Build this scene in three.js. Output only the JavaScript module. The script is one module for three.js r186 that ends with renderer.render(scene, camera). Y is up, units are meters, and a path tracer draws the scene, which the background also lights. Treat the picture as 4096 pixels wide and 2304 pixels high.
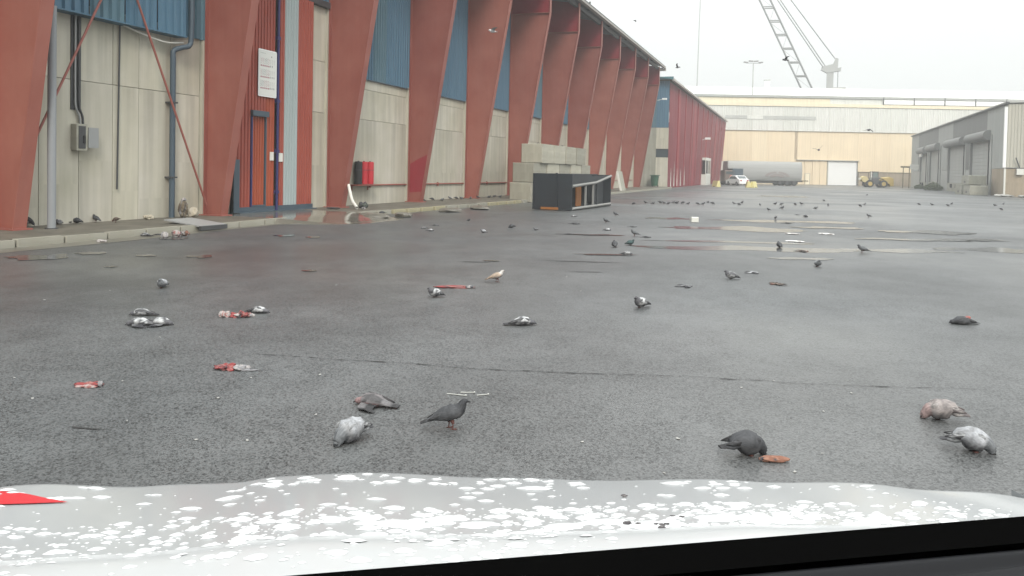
import * as THREE from 'three';
import { mergeGeometries, mergeVertices } from 'three/addons/utils/BufferGeometryUtils.js';

// ---------- camera, sky, sun, exposure ----------
const scene = new THREE.Scene();
const R = THREE.MathUtils.degToRad;
const camera = new THREE.PerspectiveCamera(2 * Math.atan(1536 / 3077) * 180 / Math.PI, 4 / 3, 0.05, 2000);
camera.rotation.order = 'YXZ';
camera.rotation.set(R(-1.62), R(20.35), R(1.2));
camera.position.set(0, 1.6, 0);
camera.setViewOffset(4096, 3072, 0, 768, 4096, 2304);   // the lower three quarters of a 4:3 frame
scene.add(camera);

const SKY_LOW = 0.445, EXPOSURE = 2.05;
{ // even overcast: brightness rises towards the zenith
  const w = 64, h = 64, d = new Float32Array(w * h * 4);
  for (let j = 0; j < h; j++) {
    const el = ((j + 0.5) / h - 0.5) * Math.PI, s = Math.max(0, Math.sin(el));
    const L = el < 0 ? SKY_LOW * 0.9 : SKY_LOW * (1 + 3.0 * Math.pow(s, 1.5));
    for (let i = 0; i < w; i++) { const k = (j * w + i) * 4; d[k] = L * 0.975; d[k + 1] = L * 1.0; d[k + 2] = L * 0.995; d[k + 3] = 1; }
  }
  const t = new THREE.DataTexture(d, w, h, THREE.RGBAFormat, THREE.FloatType);
  t.mapping = THREE.EquirectangularReflectionMapping; t.magFilter = THREE.LinearFilter; t.needsUpdate = true;
  scene.background = t; scene.environment = t;
}
const sun = new THREE.DirectionalLight(0xfff6ea, 1.3);
sun.position.set(70, 110, 60); sun.target.position.set(0, 0, -60);
sun.castShadow = true; sun.shadow.radius = 28; sun.shadow.mapSize.set(2048, 2048);
Object.assign(sun.shadow.camera, { left: -120, right: 120, top: 120, bottom: -120, near: 1, far: 400 });
scene.add(sun, sun.target);
scene.fog = new THREE.FogExp2(0xf2f5f5, 0.0017);
const renderer = new THREE.WebGLRenderer({ antialias: true });
renderer.toneMapping = THREE.LinearToneMapping; renderer.toneMappingExposure = EXPOSURE;
renderer.shadowMap.enabled = true;

// ---------- helpers ----------
let seed = 12345;
const rnd = () => { seed |= 0; seed = seed + 0x6D2B79F5 | 0; let t = Math.imul(seed ^ seed >>> 15, 1 | seed); t = t + Math.imul(t ^ t >>> 7, 61 | t) ^ t; return ((t ^ t >>> 14) >>> 0) / 4294967296; };
const rr = (a, b) => a + (b - a) * rnd();
const hash = (x, y, s) => { let n = Math.imul(x, 374761393) + Math.imul(y, 668265263) + Math.imul(s, 974634777) | 0; n = Math.imul(n ^ n >>> 13, 1274126177); return ((n ^ n >>> 16) >>> 0) / 4294967296; };
function vnoise(x, y, px, py, s) {
  const xi = Math.floor(x), yi = Math.floor(y), fx = x - xi, fy = y - yi, u = fx * fx * (3 - 2 * fx), v = fy * fy * (3 - 2 * fy);
  const m = (a, p) => p ? ((a % p) + p) % p : a;
  const a = hash(m(xi, px), m(yi, py), s), b = hash(m(xi + 1, px), m(yi, py), s), c = hash(m(xi, px), m(yi + 1, py), s), d = hash(m(xi + 1, px), m(yi + 1, py), s);
  return a + (b - a) * u + (c - a) * v + (a - b - c + d) * u * v;
}
function fbm(x, y, oct, s, px = 0, py = 0) { let v = 0, a = 0.5, t = 0; for (let o = 0; o < oct; o++) { v += a * vnoise(x, y, px, py, s + o); t += a; a *= 0.5; x *= 2; y *= 2; px *= 2; py *= 2; } return v / t; }
// tex(size, metres, fn(u,v)->[r,g,b] linear 0..1)
function tex(n, size, fn, srgb = true, m = n) {
  const d = new Uint8Array(n * m * 4), enc = (x) => { x = Math.min(1, Math.max(0, x)); return 255 * (srgb ? (x <= 0.0031308 ? 12.92 * x : 1.055 * Math.pow(x, 1 / 2.4) - 0.055) : x); };
  for (let j = 0; j < m; j++) for (let i = 0; i < n; i++) { const c = fn(i / n, j / m, i, j), k = (j * n + i) * 4; d[k] = enc(c[0]); d[k + 1] = enc(c[1]); d[k + 2] = enc(c[2]); d[k + 3] = 255; }
  const t = new THREE.DataTexture(d, n, m); t.wrapS = t.wrapT = THREE.RepeatWrapping; t.magFilter = THREE.LinearFilter; t.minFilter = THREE.LinearMipmapLinearFilter; t.generateMipmaps = true;
  if (srgb) t.colorSpace = THREE.SRGBColorSpace; t.repeat.set(1 / size, 1 / size); t.needsUpdate = true; return t;
}
const lin = (r, g, b) => new THREE.Color().setRGB(r, g, b);
const M = (color, rough = 0.8, o = {}) => new THREE.MeshStandardMaterial({ color: Array.isArray(color) ? lin(...color) : color, roughness: rough, side: THREE.DoubleSide, ...o });
const taken = {};
const numbered = (n) => { if (!(n in taken)) { taken[n] = 0; return n; } taken[n]++; return n + '_' + String(taken[n]).padStart(3, '0'); };
function mesh(name, geo, mat, parent, pos) { const m = new THREE.Mesh(geo, mat); m.name = name; m.castShadow = m.receiveShadow = true; if (pos) m.position.set(...pos); if (parent) parent.add(m); return m; }
function tag(o, label, category, group) { o.userData.label = label; o.userData.category = category; if (group) o.userData.group = group; return o; }
function thing(name, label, category, pos = [0, 0, 0], turn = 0, group) { const g = new THREE.Group(); g.name = numbered(name); g.position.set(...pos); g.rotation.y = turn; scene.add(g); return tag(g, label, category, group); }
function single(name, label, category, geo, mat, pos = [0, 0, 0], turn = 0, group) { const m = mesh(numbered(name), geo, mat, scene, pos); m.rotation.y = turn; return tag(m, label, category, group); }
function structure(name, geo, mat, label, category, pos) { const m = mesh(numbered(name), geo, mat, scene, pos); m.userData.kind = 'structure'; return tag(m, label, category); }
// box with uv in metres, chamfered look left to size
function box(w, h, d, ou = 0, ov = 0) {
  const g = new THREE.BoxGeometry(w, h, d), p = g.attributes.position, n = g.attributes.normal, uv = g.attributes.uv;
  for (let i = 0; i < p.count; i++) {
    const X = p.getX(i), Y = p.getY(i), Z = p.getZ(i), nx = Math.abs(n.getX(i)), ny = Math.abs(n.getY(i));
    if (nx > 0.5) uv.setXY(i, Z + ou, Y + ov); else if (ny > 0.5) uv.setXY(i, X + ou, Z + ov); else uv.setXY(i, X + ou, Y + ov);
  }
  return g;
}
const tr = (g, x, y, z) => g.translate(x, y, z);
function boxAt(x0, x1, y0, y1, z0, z1, ou = 0, ov = 0) { return tr(box(Math.abs(x1 - x0), Math.abs(y1 - y0), Math.abs(z1 - z0), ou, ov), (x0 + x1) / 2, (y0 + y1) / 2, (z0 + z1) / 2); }
const V = (...a) => new THREE.Vector3(...a);
function bar(a, b, r, seg = 8, r2 = r) {
  const A = V(...a), B = V(...b), L = A.distanceTo(B), g = new THREE.CylinderGeometry(r2, r, L, seg);
  g.applyQuaternion(new THREE.Quaternion().setFromUnitVectors(V(0, 1, 0), B.clone().sub(A).normalize())); g.translate((A.x + B.x) / 2, (A.y + B.y) / 2, (A.z + B.z) / 2); return g;
}
const tube = (pts, r, n = 24, seg = 8) => new THREE.TubeGeometry(new THREE.CatmullRomCurve3(pts.map((p) => V(...p))), n, r, seg);
// rounded-edge block
function block(w, h, d, b = 0.02, jitter = 0) {
  const s = new THREE.Shape(); const x = w / 2 - b, y = h / 2 - b; s.moveTo(-x, -y); s.lineTo(x, -y); s.lineTo(x, y); s.lineTo(-x, y); s.closePath();
  const g = new THREE.ExtrudeGeometry(s, { depth: d - 2 * b, bevelEnabled: true, bevelSize: b, bevelThickness: b, bevelSegments: 1, steps: 1 }); g.translate(0, 0, -(d - 2 * b) / 2);
  return g;
}
// vertical trapezoid-ribbed sheet: runs along +x from 0..w, y 0..h, ribs towards +z
function ribbed(w, h, pitch, depth, flat = 0.45) {
  const xs = [[0, 0]]; const n = Math.max(1, Math.round(w / pitch)), p = w / n, sl = p * (1 - flat) / 2 * 0.5;
  for (let i = 0; i < n; i++) { const x = i * p; const c = x + p / 2, hw = p * flat / 2; xs.push([c - hw - sl, 0], [c - hw, depth], [c + hw, depth], [c + hw + sl, 0]); }
  xs.push([w, 0]);
  const pos = [], uv = [], idx = [];
  for (let i = 0; i < xs.length - 1; i++) { const [a, za] = xs[i], [b, zb] = xs[i + 1], k = pos.length / 3; pos.push(a, 0, za, b, 0, zb, b, h, zb, a, h, za); uv.push(a, 0, b, 0, b, h, a, h); idx.push(k, k + 1, k + 2, k, k + 2, k + 3); }
  const g = new THREE.BufferGeometry(); g.setAttribute('position', new THREE.Float32BufferAttribute(pos, 3)); g.setAttribute('uv', new THREE.Float32BufferAttribute(uv, 2)); g.setIndex(idx); g.computeVertexNormals(); return g;
}
function flatPoly(pts, y = 0) { // pts [x,z] polygon, facing up, uv in metres
  const s = new THREE.Shape(pts.map(([x, z]) => new THREE.Vector2(x, -z))), g = new THREE.ShapeGeometry(s); g.rotateX(-Math.PI / 2); g.translate(0, y, 0);
  const p = g.attributes.position, uv = g.attributes.uv; for (let i = 0; i < p.count; i++) uv.setXY(i, p.getX(i), p.getZ(i)); return g;
}

// ---------- textures and materials ----------
const T = {};
T.asphalt = tex(1024, 3.1, (u, v, i, j) => {
  const c = fbm(u * 12, v * 12, 4, 3, 12, 12), f = hash(i >> 1, j >> 1, 9), g = hash(i, j, 10);
  let a = 0.60 + 0.42 * (c - 0.5) + 0.15 + 0.6 * (f - 0.5) + 0.3 * (g - 0.5) + 0.75 * (hash(i >> 2, j >> 2, 19) - 0.5) + 0.2 * (hash(i >> 3, j >> 3, 29) - 0.5); if (hash(i >> 2, j >> 2, 77) > 0.994) a += 0.7;
  return [a * 0.98, a, a * 1.0];
});
T.asphaltBump = tex(1024, 3.1, (u, v, i, j) => { const a = 0.5 + 0.5 * (hash(i >> 1, j >> 1, 9) - 0.5) + 0.35 * (fbm(u * 60, v * 60, 2, 5, 60, 60) - 0.5); return [a, a, a]; }, false);
T.wet = tex(1024, 90, (u, v) => { const a = fbm(u * 22, v * 22, 5, 31, 22, 22), b = fbm(u * 7, v * 7, 3, 41, 7, 7); let r = 0.42 + 0.5 * (a - 0.5) + 0.35 * (b - 0.5); r = Math.min(0.6, Math.max(0.31, r)); return [r, r, r]; }, false);
T.concrete = tex(1024, 5, (u, v, i, j) => {
  const c = fbm(u * 5, v * 5, 5, 51, 5, 5), st = fbm(u * 34, v * 1.5 + 0.2, 4, 61, 34, 0), f = hash(i, j, 8), big = fbm(u * 2, v * 2, 3, 71, 2, 2);
  let a = 0.82 + 0.26 * (c - 0.5) + 0.36 * (st - 0.5) + 0.05 * (f - 0.5) + 0.2 * (big - 0.5);
  if (hash(i >> 1, j >> 1, 5) > 0.9985) a *= 0.6;
  return [a, a * 0.985, a * (0.94 + 0.1 * (c - 0.5))];
});
T.paint = tex(512, 4, (u, v, i, j) => { const c = fbm(u * 6, v * 6, 5, 81, 6, 6), s = fbm(u * 40, v * 2, 3, 91, 40, 2), f = hash(i, j, 4); const a = 0.88 + 0.24 * (c - 0.5) + 0.1 * (s - 0.5) + 0.06 * (f - 0.5); return [a, a * (0.96 + 0.25 * (c - 0.5)), a * (0.95 + 0.3 * (c - 0.5))]; });
T.weathered = tex(512, 9, (u, v, i, j) => { const c = fbm(u * 4, v * 3, 4, 101, 4, 3), s = fbm(u * 26, v * 2, 4, 111, 26, 2), f = hash(i, j, 14); const k = Math.min(0.75, Math.max(0, s - 0.5) * 3.2 * (0.3 + 1.2 * c)); const a = 0.78 + 0.3 * (c - 0.5) + 0.05 * (f - 0.5); return [a * (1 - k) + k * 0.95, a * (1 - k) + k * 2.6, a * (1 - k) + k * 2.2].map((q) => q * 0.38); });
T.pavement = tex(512, 3, (u, v, i, j) => { const c = fbm(u * 8, v * 8, 5, 121, 8, 8), f = hash(i, j, 24); const a = 0.7 + 0.5 * (c - 0.5) + 0.18 * (f - 0.5); return [a, a * 0.97, a * 0.9]; });
T.streaky = tex(512, 8, (u, v, i, j) => { const s = fbm(u * 60, v * 2, 4, 131, 60, 2), c = fbm(u * 3, v * 3, 4, 141, 3, 3), f = hash(i, j, 34); const a = 0.86 + 0.2 * (s - 0.5) + 0.12 * (c - 0.5) + 0.03 * (f - 0.5); return [a, a, a * 0.99]; });
T.feather = tex(128, 0.12, (u, v, i, j) => { const s = fbm(u * 10, v * 24, 3, 151, 10, 24); const a = 0.78 + 0.5 * (s - 0.5); return [a, a, a]; });

T.ripple = tex(256, 1.3, (u, v) => { const a = fbm(u * 9, v * 9, 3, 161, 9, 9); return [a, a, a]; }, false);
const mt = {
  asphalt: new THREE.MeshPhysicalMaterial({ color: lin(0.103, 0.107, 0.1085), roughness: 1, specularIntensity: 1.0, side: THREE.DoubleSide, map: T.asphalt, bumpMap: T.asphaltBump, bumpScale: 0.003, roughnessMap: T.wet, vertexColors: true }),
  terrain: M([0.08, 0.08, 0.078], 0.9),
  water: M([0.05, 0.052, 0.052], 0.15),
  damp: M([0.05, 0.052, 0.052], 0.16, { map: T.asphalt }),
  apron: M([0.2, 0.195, 0.175], 0.12, { map: T.pavement }),
  gutter: M([0.2, 0.195, 0.175], 0.3, { map: T.pavement }),
  pavement: M([0.16, 0.152, 0.13], 0.62, { map: T.pavement }),
  kerb: M([0.31, 0.305, 0.27], 0.8, { map: T.concrete }),
  kerbY: M([0.36, 0.335, 0.23], 0.8, { map: T.concrete }),
  concrete: M([0.53, 0.515, 0.445], 0.9, { map: T.concrete }),
  concreteB: M([0.485, 0.47, 0.41], 0.9, { map: T.concrete }),
  concreteGrey: M([0.36, 0.36, 0.32], 0.92, { map: T.concrete }),
  blockTone: [M([0.37, 0.36, 0.31], 0.9, { map: T.concrete }), M([0.31, 0.305, 0.265], 0.9, { map: T.concrete }), M([0.42, 0.41, 0.355], 0.9, { map: T.concrete })],
  joint: M([0.10, 0.095, 0.08], 0.95),
  red: M([0.30, 0.098, 0.077], 0.55, { map: T.paint }),
  crimson: M([0.27, 0.024, 0.036], 0.5, { map: T.paint }),
  crimsonWall: M([0.56, 0.05, 0.08], 0.6, { map: T.weathered }),
  gateRed: M([0.33, 0.07, 0.045], 0.55, { map: T.paint }),
  gateRust: M([0.36, 0.075, 0.03], 0.6, { map: T.paint }),
  paleStripe: M([0.36, 0.42, 0.43], 0.5, { map: T.streaky }),
  blue: M([0.066, 0.155, 0.235], 0.5, { map: T.streaky }),
  blueDull: M([0.085, 0.17, 0.22], 0.55, { map: T.streaky }),
  navy: M([0.02, 0.02, 0.10], 0.5),
  slateBlue: M([0.05, 0.075, 0.098], 0.5),
  greyPost: M([0.26, 0.275, 0.29], 0.5, { map: T.streaky }),
  steel: M([0.30, 0.31, 0.31], 0.45, { metalness: 0.4 }),
  darkSteel: M([0.05, 0.052, 0.055], 0.55),
  black: M([0.012, 0.012, 0.013], 0.6),
  roof: M([0.16, 0.17, 0.175], 0.6),
  fascia: M([0.45, 0.43, 0.40], 0.6, { map: T.streaky }),
  tealRoof: M([0.04, 0.13, 0.15], 0.5),
  skip: M([0.017, 0.023, 0.03], 0.5, { map: T.paint }),
  rust: M([0.30, 0.12, 0.025], 0.8, { map: T.paint }),
  rustBoard: M([0.22, 0.10, 0.035], 0.85, { map: T.weathered }),
  cream: M([0.82, 0.68, 0.48], 0.85, { map: T.streaky }),
  creamBand: M([0.85, 0.76, 0.57], 0.85, { map: T.streaky }),
  whiteClad: M([0.72, 0.73, 0.69], 0.7, { map: T.streaky }),
  whiteRoof: M([0.85, 0.86, 0.85], 0.6),
  greyClad: M([0.46, 0.47, 0.45], 0.7, { map: T.streaky }),
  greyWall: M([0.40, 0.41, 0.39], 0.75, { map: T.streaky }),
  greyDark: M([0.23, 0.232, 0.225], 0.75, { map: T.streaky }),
  beigeClad: M([0.47, 0.455, 0.39], 0.75, { map: T.streaky }),
  brick: M([0.36, 0.30, 0.23], 0.9, { map: T.concrete }),
  white: M([0.78, 0.79, 0.78], 0.5),
  offWhite: M([0.62, 0.62, 0.57], 0.7),
  yellow: M([0.5, 0.36, 0.10], 0.5),
  paleYellow: M([0.62, 0.56, 0.25], 0.7),
  tyre: M([0.02, 0.02, 0.021], 0.85),
  glass: M([0.05, 0.07, 0.08], 0.1),
  tank: M([0.37, 0.38, 0.375], 0.5, { map: T.streaky }),
  greenBin: M([0.03, 0.10, 0.06], 0.5),
  leaf: M([0.10, 0.125, 0.06], 0.8),
  crane: M([0.30, 0.31, 0.30], 0.6),
  craneSteel: M([0.16, 0.165, 0.165], 0.6),
  cable: M([0.14, 0.15, 0.15], 0.6),
  redCyl: M([0.42, 0.02, 0.03], 0.35),
  pinkFoot: M([0.11, 0.045, 0.038], 0.7),
  bird: M([1, 1, 1], 0.75, { vertexColors: true, map: T.feather }),
  rag: M([1, 1, 1], 0.8, { vertexColors: true }),
  carPaint: new THREE.MeshPhysicalMaterial({ color: lin(0.345, 0.36, 0.368), roughness: 0.32, clearcoat: 0.6, clearcoatRoughness: 0.12, side: THREE.DoubleSide }),
  carWhite: new THREE.MeshPhysicalMaterial({ color: lin(0.46, 0.475, 0.48), roughness: 0.4, clearcoat: 0.5, clearcoatRoughness: 0.15, side: THREE.DoubleSide }),
  carRed: M([0.5, 0.025, 0.035], 0.35),
  splat: M([0.56, 0.575, 0.58], 0.35),
  crack: M([0.028, 0.028, 0.028], 0.8),
  dirt: M([0.05, 0.045, 0.05], 0.9),
  frit: new THREE.MeshPhysicalMaterial({ color: lin(0.002, 0.002, 0.002), roughness: 1, specularIntensity: 0, side: THREE.DoubleSide }),
  dash: new THREE.MeshPhysicalMaterial({ color: lin(0.006, 0.0065, 0.008), roughness: 0.6, specularIntensity: 0.3, side: THREE.DoubleSide, bumpMap: T.ripple, bumpScale: 0.002 }),
};

// ---------- ground ----------
{
  const x0 = -17, x1 = 64, z0 = 12, z1 = -176, nx = 162, nz = 376, g = new THREE.PlaneGeometry(x1 - x0, z0 - z1, nx, nz); g.rotateX(-Math.PI / 2); g.translate((x0 + x1) / 2, 0, (z0 + z1) / 2);
  const p = g.attributes.position, uv = g.attributes.uv, c = new Float32Array(p.count * 3);
  for (let i = 0; i < p.count; i++) {
    const X = p.getX(i), Z = p.getZ(i); uv.setXY(i, X, Z);
    let a = 0.97 + 0.62 * (fbm(X * 0.35 + 40, Z * 0.35 + 300, 4, 201) - 0.5) + 0.4 * (fbm(X * 1.4 + 40, Z * 1.4 + 300, 2, 211) - 0.5);
    const b = fbm(X * 0.2 + 90, Z * 0.2 + 500, 3, 221) - 0.5;
    c[3 * i] = a * (1 + 0.06 * b); c[3 * i + 1] = a; c[3 * i + 2] = a * (1 - 0.05 * b);
  }
  g.setAttribute('color', new THREE.BufferAttribute(c, 3));
  structure('yard', g, mt.asphalt, 'wet dark grey asphalt yard stretching to the far building', 'asphalt');
  const t = new THREE.PlaneGeometry(1600, 1600); t.rotateX(-Math.PI / 2); structure('ground', t, mt.terrain, 'flat ground beyond the yard', 'ground', [0, -0.06, -300]);
}
const PUDDLES= [[-1.13,-17.35,2.3,0.64],[-1.58,-18.89,2.15,0.29],[1.95,-18.78,1.43,0.44],[4.13,-20.31,1.34,0.6],[-1.77,-23.68,2.26,1.04],[-0.46,-28.6,2.69,0.85],[-4.34,-27.52,0.75,0.63],[-1.07,-63.36,2.04,2.6],[0.04,-15.89,0.63,0.26],[-11.73,-9.11,0.43,0.51],[-11.49,-9.96,0.24,0.27],[-10.47,-10.17,0.18,0.17],[-9.6,-10.51,0.24,0.21],[-9.77,-8.82,0.1,0.1],[-6.94,-9.89,0.11,0.13],[-5.0,-12.51,0.15,0.12],[-10.9,-14.54,0.22,0.28],[-12.37,-12.74,0.3,0.32],[-10.15,-14.58,0.16,0.21],[3.61,-25.8,1.43,0.82],[0.84,-25.93,1.1,0.51],[2.85,-22.42,1.52,0.37],[-4.95,-18.91,0.8,0.21],[-3.45,-14.54,0.65,0.12],[4.34,-23.4,0.87,0.4]] ;
const SCRAPS= [[-7.41,-6.75],[-7.96,-7.19],[-8.06,-6.38],[-7.6,-6.22],[-5.8,-8.89],[-5.34,-3.99],[-4.58,-4.25],[-4.59,-4.37],[-3.84,-3.6],[-3.67,-4.2],[-3.8,-4.7],[-3.43,-2.95],[-4.77,-3.69],[-2.86,-4.17],[-1.15,-4.38],[-1.72,-3.87],[-0.35,-5.99],[-0.13,-6.3],[0.42,-6.19],[0.91,-6.57],[0.21,-5.62],[-0.63,-4.67],[-0.62,-4.1],[0.13,-4.43],[0.03,-4.4],[0.18,-4.76],[-3.24,-11.19],[-2.29,-11.59],[-2.68,-9.95],[-2.81,-9.71],[1.54,-11.74],[1.7,-11.86],[0.12,-9.27],[-0.03,-8.58],[0.16,-8.47],[1.0,-7.72],[-2.95,-3.62],[-3.22,-3.51],[-3.39,-4.99],[-3.95,-5.06],[-0.28,-4.81],[-5.44,-5.46],[0.74,-20.63],[0.27,-4.91]] ;
const SEAM= [[-4.25,-5.3],[-3.75,-5.41],[-3.0,-5.55],[-2.38,-5.66],[-1.8,-5.81],[-1.05,-6.06],[-0.49,-6.21],[0.06,-6.31],[0.6,-6.46],[1.32,-6.71]] ;

PUDDLES.forEach(([x, z, hw, hd], i) => {
  const pts = [], n = 72, a = R(20.35), ph = rr(0, 9);
  for (let k = 0; k < n; k++) {
    const t = k / n * Math.PI * 2, cx = Math.cos(t), cz = Math.sin(t);
    const q = 0.62 + 0.75 * fbm(cx * 2.2 + 5 + ph, cz * 2.2 + 5 + i * 3, 4, 301);
    const u = cx * hw * q, w = cz * hd * q * (0.8 + 0.5 * Math.sin(3 * t + ph) * Math.sin(t * 2 + ph));
    pts.push([x + u * Math.cos(a) + w * Math.sin(a), z - u * Math.sin(a) + w * Math.cos(a)]);
  }
  structure('puddle', flatPoly(pts, 0.004 + 0.0004 * i), mt.water, i < 9 || i > 18 ? 'shallow rainwater puddle reflecting the sky across the yard' : 'small rainwater puddle near the kerb reflecting the wall', 'puddle');
});
{ // long crack across the asphalt
  const L = [], Rr = []; const cv = new THREE.CatmullRomCurve3(SEAM.map(([x, z]) => V(x, 0, z))); const n = 260;
  const pos = [], idx = [];
  for (let i = 0; i <= n; i++) { const p = cv.getPoint(i / n), w = 0.0015 + 0.02 * Math.pow(fbm(i * 0.33, 3, 3, 401), 2.6) * (hash(i >> 2, 1, 5) > 0.35 ? 1 : 0.1), o = 0.05 * (fbm(i * 0.08, 9, 3, 411) - 0.5); pos.push(p.x, 0.005, p.z + o - w, p.x, 0.005, p.z + o + w); if (i) { const k = i * 2; idx.push(k - 2, k - 1, k, k - 1, k + 1, k); } }
  const g = new THREE.BufferGeometry(); g.setAttribute('position', new THREE.Float32BufferAttribute(pos, 3)); g.setIndex(idx); g.computeVertexNormals();
  structure('asphalt_seam', g, mt.crack, 'thin dark crack running across the near asphalt', 'crack');
}
// small dark cracks and tar marks
for (const [x, z, l, w, a] of [[-4.75, -3.2, 0.2, 0.02, 30], [-3.95, -3.4, 0.13, 0.012, 12], [-3.6, -13.2, 0.8, 0.04, 16], [-5.2, -12.2, 0.3, 0.03, 22], [-3.1, -11.9, 0.3, 0.03, 20]]) {
  const pts = [], n = 26; for (let k = 0; k < n; k++) { const t = k / n * Math.PI * 2, q = 0.25 + 1.3 * fbm(Math.cos(t) * 4 + x * 7, Math.sin(t) * 4 + z * 5, 3, 421); const u = Math.cos(t) * l * q, v = Math.sin(t) * w * q, A = R(a); pts.push([x + u * Math.cos(A) + v * Math.sin(A), z - u * Math.sin(A) + v * Math.cos(A)]); }
  structure('asphalt_crack', flatPoly(pts, 0.0055), mt.crack, 'short dark crack in the asphalt', 'crack');
}

// ---------- pavement, kerb, apron ----------
const PY = 0.14, kerbX = (z) => z > -18 ? -13.35 : -13.25 + 0.042 * (-21.5 - z) * (z > -36 ? 1 : 14.5 / (-21.5 - z));
structure('pavement', (() => { const g = mergeGeometries([[4, -17.6], [-21.6, -84.9]].map(([a, b]) => { const s = []; s.push([-17, a], [kerbX(a) - 0.14, a]); for (let z = a - 4; z > b; z -= 4) s.push([kerbX(z) - 0.14, z]); s.push([kerbX(b) - 0.14, b], [-17, b]); return flatPoly(s, PY); })); return g; })(), mt.pavement, 'raised grey brown pavement strip along the foot of the warehouse', 'pavement');
{
  const k = new THREE.Group(); k.name = 'kerb'; scene.add(k); tag(k, 'pale concrete kerb stones edging the warehouse pavement', 'kerb'); k.userData.kind = 'structure';
  const gs = [0, 1, 2].map(() => block(0.16, 0.24, 0.965, 0.018));
  for (const [a, b] of [[4, -18], [-21.6, -84]]) for (let z = a; z > b + 0.5; z -= 1) {
    const m = mesh('kerb_stone', gs[Math.floor(rnd() * 3)], z < -21 && z > -36 && rnd() < 0.6 ? mt.kerbY : mt.kerb, k, [kerbX(z - 0.5) - 0.07, PY - 0.12 + rr(-0.006, 0.008), z - 0.5]);
    m.rotation.y = z < -21 && z > -36 ? Math.atan(-0.042) * -1 : rr(-0.008, 0.008);
  }
}
structure('gutter_strip', flatPoly([[-13.35, 4], [-12.75, 4], [-12.72, -12], [-13.0, -15], [-13.1, -17.4], [-13.35, -17.4]], 0.004), mt.gutter, 'wet pale concrete gutter strip at the foot of the kerb', 'gutter');
{ // sloping apron before the gate
  const pos = [], uv = [], idx = [], nx = 24, nz = 22;
  for (let j = 0; j <= nz; j++) for (let i = 0; i <= nx; i++) {
    const v = j / nz, u = i / nx, z = -17.4 - v * (4.2 + 0.3 * u), x1 = -11.9 + 0.6 * Math.sin(v * 2.6) - (v < 0.2 ? (0.2 - v) * 6 : 0) + 0.25 * (fbm(j * 0.42, 2, 2, 431) - 0.5), x = -17 + (x1 + 17) * u;
    const y = x < -13.3 ? PY - 0.001 : PY - (PY - 0.008) * Math.min(1, (x + 13.3) / 1.4); const edge = (j === 0 || j === nz || i === nx) && x > -13.4; pos.push(x, edge ? -0.01 : Math.max(0.008, y) + 0.006 * (fbm(i * 0.65, j * 0.6, 2, 441) - 0.5), z); uv.push(x, z);
  }
  for (let j = 0; j < nz; j++) for (let i = 0; i < nx; i++) { const k = j * (nx + 1) + i; idx.push(k, k + 1, k + nx + 1, k + 1, k + nx + 2, k + nx + 1); }
  const g = new THREE.BufferGeometry(); g.setAttribute('position', new THREE.Float32BufferAttribute(pos, 3)); g.setAttribute('uv', new THREE.Float32BufferAttribute(uv, 2)); g.setIndex(idx); g.computeVertexNormals();
  structure('apron', g, mt.apron, 'wet smooth concrete apron in front of the red gate', 'apron');
}

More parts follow.
